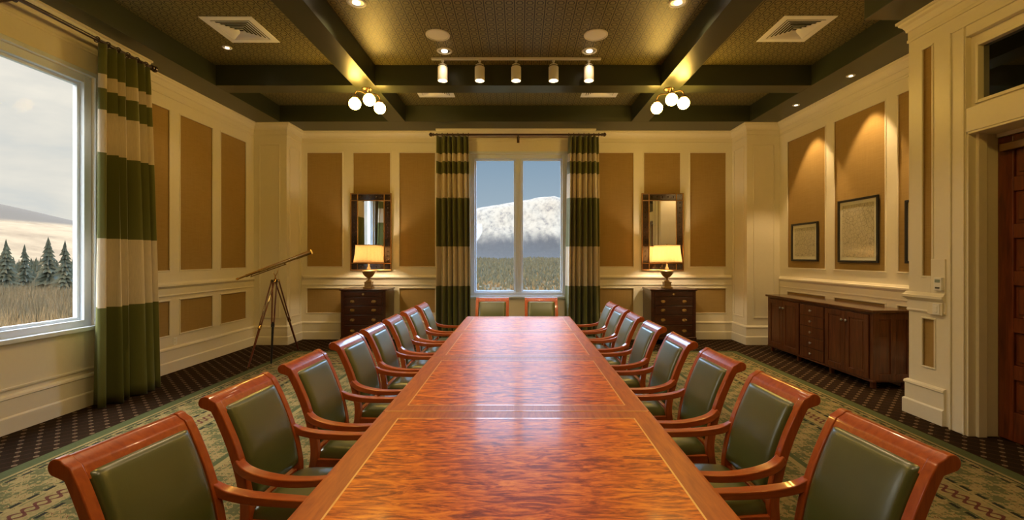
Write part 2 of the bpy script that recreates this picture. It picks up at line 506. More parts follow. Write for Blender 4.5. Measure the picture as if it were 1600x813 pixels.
# window bays
bm = BM(); wlb.cells(bm, BL0, BL1, 0, ZC, [LW], -.235, 0); struct(obj('wall_window_bay_left', bm, 'cream', smooth=False))
bm = BM(); wbb.cells(bm, BB0, BB1, 0, ZC, [BW], -.24, 0); struct(obj('wall_window_bay_back', bm, 'cream', smooth=False))
# pier wall with door and transom
pp = [(4.465, 4.585, 1.45, 3.79), (4.44, 4.585, .53, 1.03)]
bm = BM()
wp.cells(bm, YR, PY, 0, ZC, [DO, TO], -.33, 0)
wp.cells(bm, YR, PY, 0, ZT, [(DO[0]-.155, DO[1]+.155, 0, 3.80)]+pp, 0, .022)
box(bm, PX+.33, XR+.17, PY-.15, PY, 0, ZC)
wpier = struct(obj('wall_door_pier', bm, 'cream', smooth=False))
for h in pp:
    b = BM(); wp.box(b, *h, .0005, .006)
    q = obj('wall_panel', b, 'wall_fabric', wpier, smooth=False)
    b = BM(); wp.frame(b, h[0]+.01, h[1]-.01, h[2]+.01, h[3]-.01, .018, .012, .031)
    obj('panel_moulding', b, 'cream', q, bevel=.005, smooth=False)
# stepped mounting blocks behind the controls
b = BM()
wp.box(b, 4.325, 4.475, 1.27, 1.63, .022, .034); wp.box(b, 4.475, 4.52, 1.27, 1.46, .022, .034)
wp.box(b, 4.34, 4.50, 1.075, 1.20, .035, .048)
obj('mounting_block', b, 'cream', wpier, bevel=.003, smooth=False)
# dark corridor beyond the transom
bm = BM(); box(bm, 6.2, 6.3, YR, PY, 0, ZC); box(bm, 4.5, 6.3, YR-.1, YR, 0, ZC); box(bm, 5.09, 6.3, PY-.15, PY-.05, 0, ZC)
struct(obj('wall_corridor', bm, 'beam_green', smooth=False))
# rear wall
wre = Wall((0, YR, 0), (1, 0, 0), (0, 1, 0))
panelled('wall_rear', wre, [(XL-.17, XR+.17)], [(-4.2, -3.4), (-3.2, -2.4), (-2.2, -1.4), (-1.2, -.4), (-.2, .6), (.8, 1.6), (1.8, 2.6), (2.8, 3.6)])
# corner chases
for nm, x0, x1 in (('wall_corner_left', XL, -4.39), ('wall_corner_right', 4.28, XR)):
    bm = BM(); box(bm, x0, x1, 8.38, YB, 0, ZC)
    W = Wall((0, 8.38, 0), (1, 0, 0), (0, -1, 0))
    W.frame(bm, x0+.14, x1-.14, .52, 3.76, .018, 0, .014)
    sx = x1 if x0 < 0 else x0
    W2 = Wall((sx, 0, 0), (0, 1, 0), (1 if x0 < 0 else -1, 0, 0))
    W2.frame(bm, 8.50, 8.86, .52, 3.76, .018, 0, .014)
    struct(obj(nm, bm, 'cream', bevel=.003, smooth=False))
# floor
bm = BM(); box(bm, XL-.17, 6.3, YR-.1, YB+.3, -.12, 0)
struct(obj('floor', bm, 'carpet', smooth=False))
# mouldings swept along the wall line
path = [(XL+.022, YR), (XL+.022, BL0), (BLX, BL0), (BLX, BL1), (XL+.022, BL1), (XL+.022, 8.38), (-4.39, 8.38), (-4.39, YB-.022), (BB0, YB-.022), (BB0, BBY), (BB1, BBY), (BB1, YB-.022), (4.28, YB-.022), (4.28, 8.38), (XR-.022, 8.38), (XR-.022, PY), (PX-.022, PY), (PX-.022, YR)]
path = [Vector((a, b, 0)) for a, b in path]
dirs = [(path[i+1]-path[i]).normalized() for i in range(len(path)-1)]
nrm = [Vector((d_.y, -d_.x, 0)) for d_ in dirs]
def seg_sweep(bm, i, prof, t0=0, t1=None):
    A, B = path[i], path[i+1]
    def mit(j, k):
        if j < 0 or k >= len(nrm): return nrm[min(max(i, 0), len(nrm)-1)]
        return (nrm[j]+nrm[k])/(1+nrm[j].dot(nrm[k]))
    ma, mb = mit(i-1, i), mit(i, i+1)
    if t0: A = A+dirs[i]*t0; ma = nrm[i]
    if t1 is not None: B = path[i]+dirs[i]*t1; mb = nrm[i]
    prism(bm, prof, lambda p: A+ma*p[0]+Vector((0, 0, p[1])), lambda p: B+mb*p[0]+Vector((0, 0, p[1])))
crown = [(0, 3.93), (.012, 3.93), (.012, 3.955), (.006, 3.965), (.006, 4.04), (.018, 4.045), (.022, 4.07), (.040, 4.105), (.062, 4.125), (.066, 4.145), (.080, 4.15), (.080, 4.174), (0, 4.174)]
rail = [(0, 1.085), (.010, 1.085), (.016, 1.10), (.010, 1.115), (.010, 1.20), (.030, 1.225), (.045, 1.235), (.045, 1.258), (.030, 1.265), (.018, 1.29), (0, 1.29)]
base = [(0, 0.001), (.040, 0.001), (.040, .145), (.034, .155), (.024, .16), (.024, .315), (.034, .325), (.030, .345), (.012, .36), (0, .36)]
def moulding(name, prof, segs, parts=None):
    bm = BM()
    for s_ in segs:
        if isinstance(s_, tuple): seg_sweep(bm, s_[0], prof, s_[1], s_[2])
        else: seg_sweep(bm, s_, prof)
    return struct(obj(name, bm, 'cream', smooth=False))
moulding('trim_1', crown, [0, 1, 2, 3, 4]); moulding('trim_2', crown, [5, 6, 7, 8, 9, 10, 11, 12]); moulding('trim_3', crown, [13, 14]); moulding('trim_4', crown, [15, 16])
moulding('baseboard_left', base, [0, 1, 2, 3, 4]); moulding('baseboard_back', base, [5, 6, 7, 8, 9, 10, 11, 12]); moulding('baseboard_right', base, [13, 14])
moulding('baseboard_door_wall', base, [15, (16, 0, PY-4.325), (16, PY-2.76, None)])
moulding('trim_5', rail, [0, 4]); moulding('trim_6', rail, [7, 11]); moulding('trim_7', rail, [14]); moulding('trim_8', rail, [15, (16, 0, PY-4.325), (16, PY-2.76, None)])
# ridge under the left window, panel border under the sill
bm = BM(); wlb.box(bm, BL0, BL1, .40, .425, 0, .016); struct(obj('trim_9', bm, 'cream', bevel=.004, smooth=False))
bm = BM(); wbb.box(bm, BB0, BB1, .40, .425, 0, .016); struct(obj('trim_10', bm, 'cream', bevel=.004, smooth=False))

# ------------------------------------------------------------------ ceiling and beams
bm = BM(); box(bm, XL-.17, 6.3, YR-.1, YB+.3, ZC, ZC+.12)
struct(obj('ceiling', bm, 'ceiling_paper', smooth=False))
SIL, SIR, SIB, SIF = -4.47, 4.29, 8.28, -2.6
k = [10]
def beam(x0, x1, y0, y1, z0=ZT):
    k[0] += 1
    bm = BM(); box(bm, x0, x1, y0, y1, z0, ZC)
    return struct(obj('trim_%d' % k[0], bm, 'beam_green', bevel=.004, smooth=False))
beam(XL, SIL, YR, YB); beam(SIR, XR, PY, YB); beam(SIL, SIR, SIB, YB); beam(SIL, SIR, YR, SIF)
beam(PX-.5, PX, YR, PY)
LBX = (-2.45, -2.13); RBX = (2.08, 2.40)
for y0, y1 in ((6.54, 6.84), (2.20, 2.50)):
    beam(SIL, LBX[0], y0, y1); beam(LBX[1], RBX[0], y0, y1); beam(RBX[1], SIR, y0, y1)
beam(LBX[0], LBX[1], SIF, SIB); beam(RBX[0], RBX[1], SIF, SIB)

# ------------------------------------------------------------------ windows
def window(nm, W, hole, depth=.12):
    u0, u1, z0, z1 = hole
    bm = BM()
    t_ = .085
    W.cells(bm, u0, u1, z0, z1, [(u0+t_, u1-t_, z0+t_, z1-t_)], -.135, -.03)
    root = struct(obj(nm, bm, 'window_white', bevel=.006, smooth=False))
    a, b = u0+t_, u1-t_; mid = (u0+u1)/2
    bm = BM(); W.box(bm, mid-.062, mid+.062, z0+t_, z1-t_, -.134, -.05); W.box(bm, mid-.02, mid+.02, z0+t_, z1-t_, -.05, -.035)
    obj('window_mullion', bm, 'window_white', root, bevel=.005, smooth=False)
    for (p, q) in ((a, mid-.062), (mid+.062, b)):
        bm = BM(); W.cells(bm, p, q, z0+t_, z1-t_, [(p+.03, q-.03, z0+t_+.03, z1-t_-.03)], -.130, -.08)
        s_ = obj('sash', bm, 'window_white', root, bevel=.004, smooth=False)
        bm = BM(); W.box(bm, p+.025, q-.025, z0+t_+.025, z1-t_-.025, -.118, -.112)
        obj('glass_pane', bm, 'pane_glass', s_, smooth=False)
    bm = BM(); W.box(bm, u0-.03, u1+.03, z0-.035, z0+.012, -.03, .045)
    obj('window_sill', bm, 'window_white', root, bevel=.008, smooth=False)
    bm = BM(); W.frame(bm, u0, u1, z0+.012, z1, .05, -.002, .014)
    obj('window_casing', bm, 'window_white', root, bevel=.005, smooth=False)
    return root
window('window_1', wlb, LW); window('window_2', wbb, BW)

# ------------------------------------------------------------------ door, casing, transom
bm = BM()
wp.box(bm, DO[1], DO[1]+.155, 0, 3.80, 0, .055); wp.box(bm, DO[0]-.155, DO[0], 0, 3.80, 0, .055)
wp.box(bm, DO[0], DO[1], 3.68, 3.80, 0, .055)
for a_, b_ in ((DO[1]+.132, DO[1]+.154), (DO[1]+.004, DO[1]+.022)): wp.box(bm, a_, b_, 0, 3.79, .056, .068)
wp.box(bm, DO[0], DO[1]+.13, 3.775, 3.795, .056, .068)
wp.box(bm, DO[0], DO[1], 2.80, 3.02, 0, .055)
wp.box(bm, DO[1]+.155, DO[1]+.175, 0, 3.80, 0, .030)
casing = obj('door_casing', bm, 'cream', bevel=.006, smooth=False)
bm = BM()
for j in (0, 1):
    e = DO[j]; s_ = -1 if j else 1
    wp.box(bm, e, e+s_*.02, 0, 2.80, -.33, .05); wp.box(bm, e, e+s_*.045, 0, 2.79, -.10, -.02)
wp.box(bm, DO[0], DO[1], 2.78, 2.80, -.33, .05)
jamb = obj('door_jamb', bm, 'cream', None, bevel=.004, smooth=False)
# leaf at x=4.38
bm = BM()
LX = 4.385
DY0, DY1, DZ1 = DO[0]+.024, DO[1]-.024, 2.74
door = BM()
cols = [(DY0+.13, (DY0+DY1)/2-.055), ((DY0+DY1)/2+.055, DY1-.13)]
rows = [(.27+.419*r, .27+.419*r+.29) for r in range(6)]
WD = Wall((LX, 0, 0), (0, 1, 0), (-1, 0, 0))
WD.cells(door, DY0, DY1, .008, DZ1, [(a, b, c0, c1) for a, b in cols for c0, c1 in rows], -.05, 0)
dl = struct(obj('door_1', door, 'door_wood', bevel=.006, smooth=False))
casing.parent = dl; jamb.parent = dl
for a, b in cols:
    for c0, c1 in rows:
        pb = BM(); WD.box(pb, a, b, c0, c1, -.04, -.02); WD.box(pb, a+.035, b-.035, c0+.035, c1-.035, -.02, -.006)
        obj('door_panel', pb, 'door_wood', dl, bevel=.012, smooth=False)
hb = BM(); ball(hb, (LX-.06, DY0+.07, 1.02), .03); tube(hb, [(LX+.001, DY0+.07, 1.02), (LX-.06, DY0+.07, 1.02)], .012)
obj('door_knob', hb, 'brass', dl)
cb = BM(); WD.box(cb, DY1-.55, DY1-.06, 2.60, 2.67, .002, .06)
obj('door_closer', cb, 'bronze', dl, bevel=.006)
cb = BM(); WD.box(cb, DY0, DY1, 2.745, 2.78, -.05, .01)
obj('head_stop', cb, 'cream', dl, smooth=False)
# transom
bm = BM(); wp.cells(bm, TO[0], TO[1], TO[2], TO[3], [(TO[0]+.03, TO[1]-.03, TO[2]+.03, TO[3]-.03)], -.10, .02)
tw = struct(obj('window_3', bm, 'cream', bevel=.006, smooth=False))
bm = BM(); wp.box(bm, TO[0]+.02, TO[1]-.02, TO[2]+.02, TO[3]-.02, -.045, -.035)
obj('glass_pane', bm, 'dark_glass', tw, smooth=False)
# ------------------------------------------------------------------ wall controls
t = thing('thermostat', 'white wall thermostat with small display above the chair rail on the door pier', 'thermostat', (PX-.034, 4.375, 1.385))
bm = BM(); box(bm, -.028, 0, -.04, .04, -.065, .065); obj('housing', bm, 'plastic', t, bevel=.006)
bm = BM(); box(bm, -.031, -.027, -.026, .026, .015, .045); obj('display', bm, 'lcd', t)
bm = BM(); box(bm, -.032, -.027, -.022, .022, -.045, -.030); obj('button', bm, 'vent_dark', t)
t = thing('light_switch', 'white light switch plate just below the chair rail on the door pier', 'switch', (PX-.048, 4.40, 1.135))
bm = BM(); box(bm, -.007, 0, -.037, .037, -.055, .055); obj('plate', bm, 'plastic', t, bevel=.003)
bm = BM(); box(bm, -.013, -.006, -.016, .016, -.032, .032); obj('rocker', bm, 'plastic', t, bevel=.002)

# ------------------------------------------------------------------ rug
bm = BM(); box(bm, -RHX, RHX, -RHY, RHY, 0, .012)
r_ = obj('area_rug', bm, 'rug', bevel=.004, smooth=False, loc=((RUG[0]+RUG[1])/2, (RUG[2]+RUG[3])/2, .001))
tag(r_, 'large patterned green and beige rug with scrolling border under the table', 'rug')

# ------------------------------------------------------------------ conference table
TX, TH, TZ = -.02, .775, .74
segs = [1.22, 2.62, 4.02, 5.42, 6.83]
def table_section(i, label):
    y0, y1 = segs[i]+.006, segs[i+1]-.001
    L = y1-y0; h = L/2
    t = thing('conference_table', label, 'table', (TX, (y0+y1)/2, .013), 0, 'conference table sections')
    z1 = TZ-.013; ib = .105
    # banded rim: top ring, edge profile
    bm = BM()
    prof = [(0, z1), (.016, z1-.003), (.022, z1-.012), (.020, z1-.024), (.012, z1-.032), (.0, z1-.034)]
    Wt = lambda: None
    ring = [(-TH, -h, TH, -h+ib), (-TH, h-ib, TH, h), (-TH, -h+ib, -TH+ib, h-ib), (TH-ib, -h+ib, TH, h-ib)]
    box(bm, -TH, TH, -h, -h+ib, z1-.034, z1); box(bm, -TH, TH, h-ib, h, z1-.034, z1)
    box(bm, -TH, -TH+ib, -h+ib, h-ib, z1-.034, z1); box(bm, TH-ib, TH, -h+ib, h-ib, z1-.034, z1)
    rim = obj('table_band', bm, 'table_band', t, smooth=False)
    for s_ in (-1, 1):
        bm = BM()
        prism(bm, [(0, z1), (.012, z1-.002), (.018, z1-.010), (.018, z1-.022), (.010, z1-.032), (0, z1-.034)],
              lambda p: Vector((s_*(TH+p[0]), -h, p[1])), lambda p: Vector((s_*(TH+p[0]), h, p[1])))
        obj('edge_moulding', bm, 'table_band', t)
    iw = .008
    bm = BM()
    a, b = TH-ib, h-ib
    box(bm, -a, a, -b, -b+iw, z1-.03, z1); box(bm, -a, a, b-iw, b, z1-.03, z1)
    box(bm, -a, -a+iw, -b+iw, b-iw, z1-.03, z1); box(bm, a-iw, a, -b+iw, b-iw, z1-.03, z1)
    obj('inlay_line', bm, 'inlay', t, smooth=False)
    bm = BM(); box(bm, -TH, TH, -h-.006, -h-.0001, z1-.034, z1+.0015)
    if i: obj('joint_glare_strip', bm, 'inlay', t, smooth=False)  # pale strip stands in for the glare on the joint's rounded edge
    bm = BM(); box(bm, -a+iw, a-iw, -b+iw, b-iw, z1-.03, z1)
    obj('veneer_field', bm, 'burl', t, smooth=False)
    for s_ in (-1, 1):
        bm = BM(); box(bm, s_*(TH-.10), s_*(TH-.125), -h+.004, h-.004, z1-.11, z1-.034)
        obj('apron', bm, 'table_dark', t, smooth=False)
    bm = BM(); box(bm, -.32, .32, -.05, .05, .06, z1-.034); box(bm, -.05, .05, -h+.3, h-.3, .10, z1-.034)
    obj('pedestal', bm, 'table_dark', t, bevel=.01)
    bm = BM(); box(bm, -.42, .42, -.09, .09, 0, .06)
    obj('pedestal_foot', bm, 'table_dark', t, bevel=.012)
    return t
tl = ['glossy burl veneer table section nearest the camera', 'second glossy table section from the camera, beyond the bright seam',
      'third glossy table section from the camera', 'far glossy table section in front of the window chairs']
for i in range(4): table_section(i, tl[i])

# ------------------------------------------------------------------ chairs (face +x in their own frame)
def spline(pts, n):
    out = []
    P_ = [Vector(p) for p in pts]
    P_ = [P_[0]*2-P_[1]]+P_+[P_[-1]*2-P_[-2]]
    for i in range(1, len(P_)-2):
        for k_ in range(n):
            t_ = k_/n
            a, b, c_, d_ = P_[i-1], P_[i], P_[i+1], P_[i+2]
            out.append(.5*((2*b)+(c_-a)*t_+(2*a-5*b+4*c_-d_)*t_*t_+(3*b-a-3*c_+d_)*t_**3))
    out.append(P_[-2]); return out
BACK = [(-.335, 0), (-.275, .2), (-.228, .42), (-.243, .58), (-.290, .75), (-.352, .90), (-.398, .985)]
CW = .235       # half width of the back frame
def offset_path(pts, th):
    A, B = [], []
    for i, p in enumerate(pts):
        t_ = (pts[min(i+1, len(pts)-1)]-pts[max(i-1, 0)]).normalized()
        nn_ = Vector((t_.y, -t_.x))      # forward side
        h_ = th[i]/2 if isinstance(th, list) else th/2
        A.append(p+nn_*h_); B.append(p-nn_*h_)
    return A, B
def scroll(c0, r, a0, a1, n=9):
    return [c0+Vector((math.cos(a0+(a1-a0)*k_/n), math.sin(a0+(a1-a0)*k_/n)))*r for k_ in range(n+1)]
def make_chair(label, group):
    t = thing('conference_chair', label, 'chair', (0, 0, .013), 0, group)
    cen = spline(BACK, 6)
    ths = [.036+.014*min(1, p.y/.42) if p.y < .42 else .05-.008*(p.y-.42)/.55 for p in cen]
    A, B = offset_path(cen, ths)
    # rolled-over end
    c0 = Vector((-.425, .978)); arc = scroll(c0, .032, math.radians(38), math.radians(235), 12)
    poly = A[:-1]+arc+[q for q in B[::-1] if q.y < .945]
    for s_ in (-1, 1):
        bm = BM(); y0, y1 = s_*(CW-.040), s_*CW
        prism(bm, [tuple(p) for p in poly], lambda p: Vector((p[0], y0, p[1])), lambda p: Vector((p[0], y1, p[1])))
        obj('back_post', bm, 'chair_wood', t, bevel=.005)
    # top rail between the posts
    top = [p for p in cen if p.y > .905]
    A2, B2 = offset_path(top, .034)
    arc2 = scroll(c0, .028, math.radians(38), math.radians(235), 12)
    poly2 = A2[:-1]+arc2+[q for q in B2[::-1] if q.y < .945]
    bm = BM(); prism(bm, [tuple(p) for p in poly2], lambda p: Vector((p[0], -CW+.040, p[1])), lambda p: Vector((p[0], CW-.040, p[1])))
    obj('top_rail', bm, 'chair_wood_flat', t, bevel=.003)
    bm = BM(); box(bm, -.250, -.220, -CW+.040, CW-.040, .41, .455); obj('lower_rail', bm, 'chair_wood_flat', t, bevel=.003)
    # padded back
    mid = [p for p in cen if .455 < p.y < .955]
    A3, _ = offset_path(mid, .0)
    nu = 14; wv_ = CW-.043
    def pad(sign, dep, base_off):
        g_ = []
        for i, p in enumerate(mid):
            t_ = (mid[min(i+1, len(mid)-1)]-mid[max(i-1, 0)]).normalized(); nf = Vector((t_.y, -t_.x))
            v_ = 2*i/(len(mid)-1)-1; row = []
            for j in range(nu+1):
                u_ = 2*j/nu-1
                u_ = math.copysign(1-(1-abs(u_))**1.6, u_)
                e = ((1-abs(u_)**12)*(1-abs(v_)**16))
                off = base_off+dep*math.sqrt(max(0, e))
                q = p+nf*off*sign
                row.append((q.x, u_*wv_, q.y))
            g_.append(row)
        return g_
    bm = BM()
    F = [[bm.verts.new(q) for q in row] for row in pad(1, .030, .006)]
    R = [[bm.verts.new(q) for q in row] for row in pad(-1, .010, .010)]
    n_, m_ = len(F), nu+1
    for i in range(n_-1):
        for j in range(m_-1):
            bm.faces.new((F[i][j], F[i][j+1], F[i+1][j+1], F[i+1][j])); bm.faces.new((R[i][j], R[i+1][j], R[i+1][j+1], R[i][j+1]))
    for i in range(n_-1):
        bm.faces.new((F[i][0], F[i+1][0], R[i+1][0], R[i][0])); bm.faces.new((F[i][-1], R[i][-1], R[i+1][-1], F[i+1][-1]))
    for j in range(m_-1):
        bm.faces.new((F[0][j], R[0][j], R[0][j+1], F[0][j+1])); bm.faces.new((F[-1][j], F[-1][j+1], R[-1][j+1], R[-1][j]))
    obj('backrest', bm, 'green_leather', t, angle=60)
    # seat
    bm = BM(); nx, ny = 14, 14
    def sp(i, j):
        u_ = 2*i/nx-1; v_ = 2*j/ny-1
        u_ = math.copysign(1-(1-abs(u_))**1.5, u_); v_ = math.copysign(1-(1-abs(v_))**1.5, v_)
        e = math.sqrt(max(0, (1-abs(u_)**6)*(1-abs(v_)**6)))
        wy = .205+.04*(u_+1)/2
        return (.025+u_*.245, v_*wy, .425+.060*e)
    F = [[bm.verts.new(sp(i, j)) for j in range(ny+1)] for i in range(nx+1)]
    for i in range(nx):
        for j in range(ny): bm.faces.new((F[i][j], F[i+1][j], F[i+1][j+1], F[i][j+1]))
    edge = [F[i][0] for i in range(nx+1)]+[F[nx][j] for j in range(1, ny+1)]+[F[i][ny] for i in range(nx-1, -1, -1)]+[F[0][j] for j in range(ny-1, 0, -1)]
    low = [bm.verts.new((v_.co.x, v_.co.y, .405)) for v_ in edge]
    for i in range(len(edge)):
        bm.faces.new((edge[i], low[i], low[(i+1) % len(edge)], edge[(i+1) % len(edge)]))
    bm.faces.new(low)
    obj('seat', bm, 'green_leather', t, angle=60)
    bm = BM()
    box(bm, -.23, .27, -.232, -.205, .335, .405); box(bm, -.23, .27, .205, .232, .335, .405); box(bm, .245, .27, -.205, .205, .335, .405); box(bm, -.235, -.21, -.205, .205, .335, .405)
    obj('seat_frame', bm, 'chair_wood_flat', t, bevel=.004)
    for s_ in (-1, 1):
        # front leg rising into the arm support
        bm = BM()
        pts = [(.235, 0), (.245, .2), (.25, .40), (.235, .52), (.20, .625)]
        pc = spline(pts, 5)
        th = [.028+.02*min(1, p.y/.38) for p in pc]
        A4, B4 = offset_path(pc, th)
        po = A4+B4[::-1]
        prism(bm, [tuple(p) for p in po], lambda p: Vector((p[0], s_*.226, p[1])), lambda p: Vector((p[0], s_*.264, p[1])))
        obj('leg', bm, 'chair_wood', t, bevel=.004)
        # arm: dips from the post then runs flat, bowing outward
        ac = spline([(-.272, .222, .690), (-.215, .238, .655), (-.12, .252, .633), (.0, .262, .624), (.12, .260, .626), (.225, .246, .634)], 5)
        bm = BM(); prev = None
        for i, p in enumerate(ac):
            t_ = (ac[min(i+1, len(ac)-1)]-ac[max(i-1, 0)]).normalized()
            sd = Vector((-t_.y, t_.x, 0)).normalized(); up = t_.cross(sd).normalized()
            if up.z < 0: up = -up
            w_ = .021+.006*math.sin(PI*i/(len(ac)-1)); h_ = .021 - .004*i/(len(ac)-1)
            ring = [bm.verts.new((q.x, s_*q.y, q.z)) for q in (p+sd*w_+up*h_, p-sd*w_+up*h_, p-sd*w_-up*h_, p+sd*w_-up*h_)]
            if prev:
                for k_ in range(4): bm.faces.new((prev[k_], prev[(k_+1) % 4], ring[(k_+1) % 4], ring[k_]))
            else: bm.faces.new(ring)
            prev = ring
        bm.faces.new(prev[::-1])
        obj('armrest', bm, 'chair_wood_flat', t, bevel=.006)
    return t
ords = ['nearest the camera', 'second from the camera', 'third from the camera', 'fourth from the camera', 'fifth from the camera', 'sixth from the camera', 'seventh from the camera', 'last before the window end']
LY = [(1.63, -1.065, -.13), (2.31, -1.052, -.06), (2.96, -1.03, -.03), (3.66, -1.015, -.05), (4.30, -1.01, -.02), (4.97, -1.01, .01), (5.65, -1.0, -.02), (6.33, -.99, -.01)]
RY = [(1.685, 1.005, .08), (2.355, .985, .05), (3.01, .96, .05), (3.70, .935, .02), (4.44, .935, .03), (5.17, .93, -.01), (5.80, .935, .02), (6.42, .935, .01)]
proto = None
for i, (yy, xx, rz) in enumerate(LY):
    lab = 'green leather armchair in the left row along the table, %s' % ords[i]
    if proto is None:
        proto = make_chair(lab, 'armchairs along the left of the table'); proto.location = (xx, yy, .013); proto.rotation_euler = (0, 0, rz); proto.scale = (1, 1, .967)
    else: dup(proto, (xx, yy, .013), rz, lab, 'armchairs along the left of the table')
for i, (yy, xx, rz) in enumerate(RY):
    dup(proto, (xx, yy, .013), PI+rz, 'green leather armchair in the right row along the table, %s' % ords[i], 'armchairs along the right of the table')
for xx, s_ in ((-.443, 'left'), (.349, 'right')):
    q = dup(proto, (xx, 6.86, .013), -PI/2, 'green leather chair at the window end of the table, %s of the pair' % s_, 'chairs at the window end')
    q.scale = (1, 1.14, .967)

# ------------------------------------------------------------------ curtains and rods
def curtain(label, W, u0t, u1t, u0b, u1b, dd, pleats, seed, group):
    t_ = W.p(0, 0, 0)
    rnd = random.Random(seed)
    ph = [rnd.uniform(-.5, .5) for _ in range(pleats+1)]
    bm = BM(); nu, nz = pleats*12, 30
    g_ = []
    for iz in range(nz+1):
        f = iz/nz; z_ = .012+(3.985-.012)*f; row = []
        fl = (1-f)
        for iu in range(nu+1):
            s_ = iu/nu
            a = s_*pleats*2*PI + .9*math.sin(s_*11+seed)
            kk = min(pleats-1, int(s_*pleats))
            amp = .050+.042*fl + .03*ph[kk]*fl
            sw = s_+(.012*math.sin(s_*9+seed)*fl)
            u_ = (u0t+(u1t-u0t)*sw)*(1-fl**.8)+(u0b+(u1b-u0b)*sw)*fl**.8
            sn_ = math.sin(a+.8*fl*math.sin(s_*7+seed)); d_ = dd+amp*1.25*math.copysign(abs(sn_)**.75, sn_)+.030*fl*math.sin(a*.5+seed)
            u_ += .010*math.sin(2*a)*(.4+fl)
            row.append(bm.verts.new(W.p(u_, z_, d_)))
        g_.append(row)
    for a, b in zip(g_, g_[1:]):
        for i in range(nu): bm.faces.new((a[i], a[i+1], b[i+1], b[i]))
    o = obj('curtain', bm, 'curtain_cloth', angle=80)
    sd = o.modifiers.new('thickness', 'SOLIDIFY'); sd.thickness = .006
    tag(o, label, 'curtain', group)
    for k_ in range(pleats+1):
        uu = u0t+(u1t-u0t)*(k_+.0)/pleats
        bm = BM()
        ctr = W.p(uu, 4.02, dd)
        tube(bm, [ctr+W.n*(.030*math.cos(2*PI*j/16))+Vector((0, 0, .030*math.sin(2*PI*j/16))) for j in range(16)], .006, 6, True)
        obj('curtain_ring', bm, 'dark_rod', o)
    return o
def rod(label, W, u0, u1, dd, mids):
    t = thing('curtain_rod', label, 'curtain rod', W.p((u0+u1)/2, 4.02, dd))
    inv = -W.p((u0+u1)/2, 4.02, dd)
    bm = BM(); tube(bm, [W.p(u0, 4.02, dd)+inv, W.p(u1, 4.02, dd)+inv], .019, 14); obj('rod', bm, 'dark_rod', t)
    for e, s_ in ((u0, -1), (u1, 1)):
        bm = BM(); pts = []; rr = []
        for a, r in ((0, .019), (.006, .032), (.018, .034), (.022, .020), (.034, .020), (.040, .036), (.062, .040), (.082, .030), (.086, .014), (.094, .012)):
            pts.append(W.p(e+s_*a, 4.02, dd)+inv); rr.append(r)
        tube(bm, pts, rr, 16); obj('finial', bm, 'dark_rod', t)
    for m_ in mids:
        bm = BM(); tube(bm, [W.p(m_, 4.0, dd)+inv, W.p(m_, 3.985, dd*.5)+inv, W.p(m_, 3.97, .004)+inv], .012, 8)
        W2 = Wall(W.o+inv, W.u, W.n); W2.box(bm, m_-.025, m_+.025, 3.91, 4.03, .001, .014)
        tube(bm, [W.p(m_-.012, 4.0, dd)+inv, W.p(m_+.012, 4.0, dd)+inv], .026, 12)
        obj('bracket', bm, 'dark_rod', t)
    return t
rod('dark wooden curtain rod above the left wall window', wlb, 2.52, 5.55, .20, [2.68, 4.05, 5.40])
rod('dark wooden curtain rod above the mountain window in the back wall', wbb, -1.66, 1.58, .20, [-1.45, -.03, 1.38])
gr = 'green and cream striped curtains'
curtain('green and cream striped curtain beside the left wall window', wlb, 4.84, 5.47, 4.80, 5.60, .20, 5, 3, gr)
curtain('striped curtain at the near side of the left window, seen in the mirror', wlb, 2.60, 3.12, 2.55, 3.15, .20, 6, 5, gr)
curtain('green and cream striped curtain left of the mountain window', wbb, -1.60, -.99, -1.62, -.93, .20, 6, 8, gr)
curtain('green and cream striped curtain right of the mountain window', wbb, .95, 1.53, .90, 1.57, .20, 6, 11, gr)

# ------------------------------------------------------------------ ceiling fixtures
def spot(par, loc, watt, ang, blend=.6, col=WARM2, rad=.04, aim=(0, 0, -1)):
    l = bpy.data.lights.new('spot_light', 'SPOT'); l.energy = watt; l.spot_size = math.radians(ang); l.spot_blend = blend
    l.color = col; l.shadow_soft_size = rad
    o = bpy.data.objects.new('spot_light', l); C.objects.link(o); o.parent = par; o.location = loc
    o.rotation_euler = Vector(aim).to_track_quat('-Z', 'Y').to_euler()
    return o
def downlight(loc, r, watt, ang, label, group, glow='can_glow'):
    t = thing('recessed_downlight', label, 'ceiling light', loc, 0, group)
    bm = BM()
    lathe(bm, [(r, -.001), (r, -.008), (r*.80, -.012), (r*.78, -.006), (r*.78, -.001)], 28, cap=False)
    obj('trim_ring', bm, 'white_metal', t)
    bm = BM(); lathe(bm, [(r*.78, -.004), (r*.60, -.003), (r*.3, -.0025)], 28); obj('reflector', bm, 'steel', t)
    bm = BM(); lathe(bm, [(r*.42, -.010), (r*.42, -.005)], 24); obj('lamp_lens', bm, glow, t)
    spot(t, (0, 0, -.03), watt, ang, rad=r*.4, blend=.6 if ang > 100 else .35, col=WARM2 if ang > 100 else (1, .66, .30))
    return t
cans = [(-1.03, 6.09, 'recessed downlight beside the left end of the track'), (.955, 6.09, 'recessed downlight beside the right end of the track'),
        (-1.81, 4.93, 'recessed downlight at the top edge, left of centre'), (1.755, 4.93, 'recessed downlight at the top edge, right of centre')]
gcan = 'large recessed downlights in the middle coffer'
for x_, y_, l_ in cans: downlight((x_, y_, ZC), .105, CAN_W if y_ < 6 else CAN_W*.2, 125, l_, gcan)
for x_, y_, l_ in ((-1.03, 3.4, 'on the left above the middle of the table'), (.955, 3.4, 'on the right above the middle of the table'), (-1.03, .3, 'on the left above the camera'), (.955, .3, 'on the right above the camera')):
    downlight((x_, y_, ZC), .105, CAN_W, 125, 'recessed downlight '+l_, gcan)
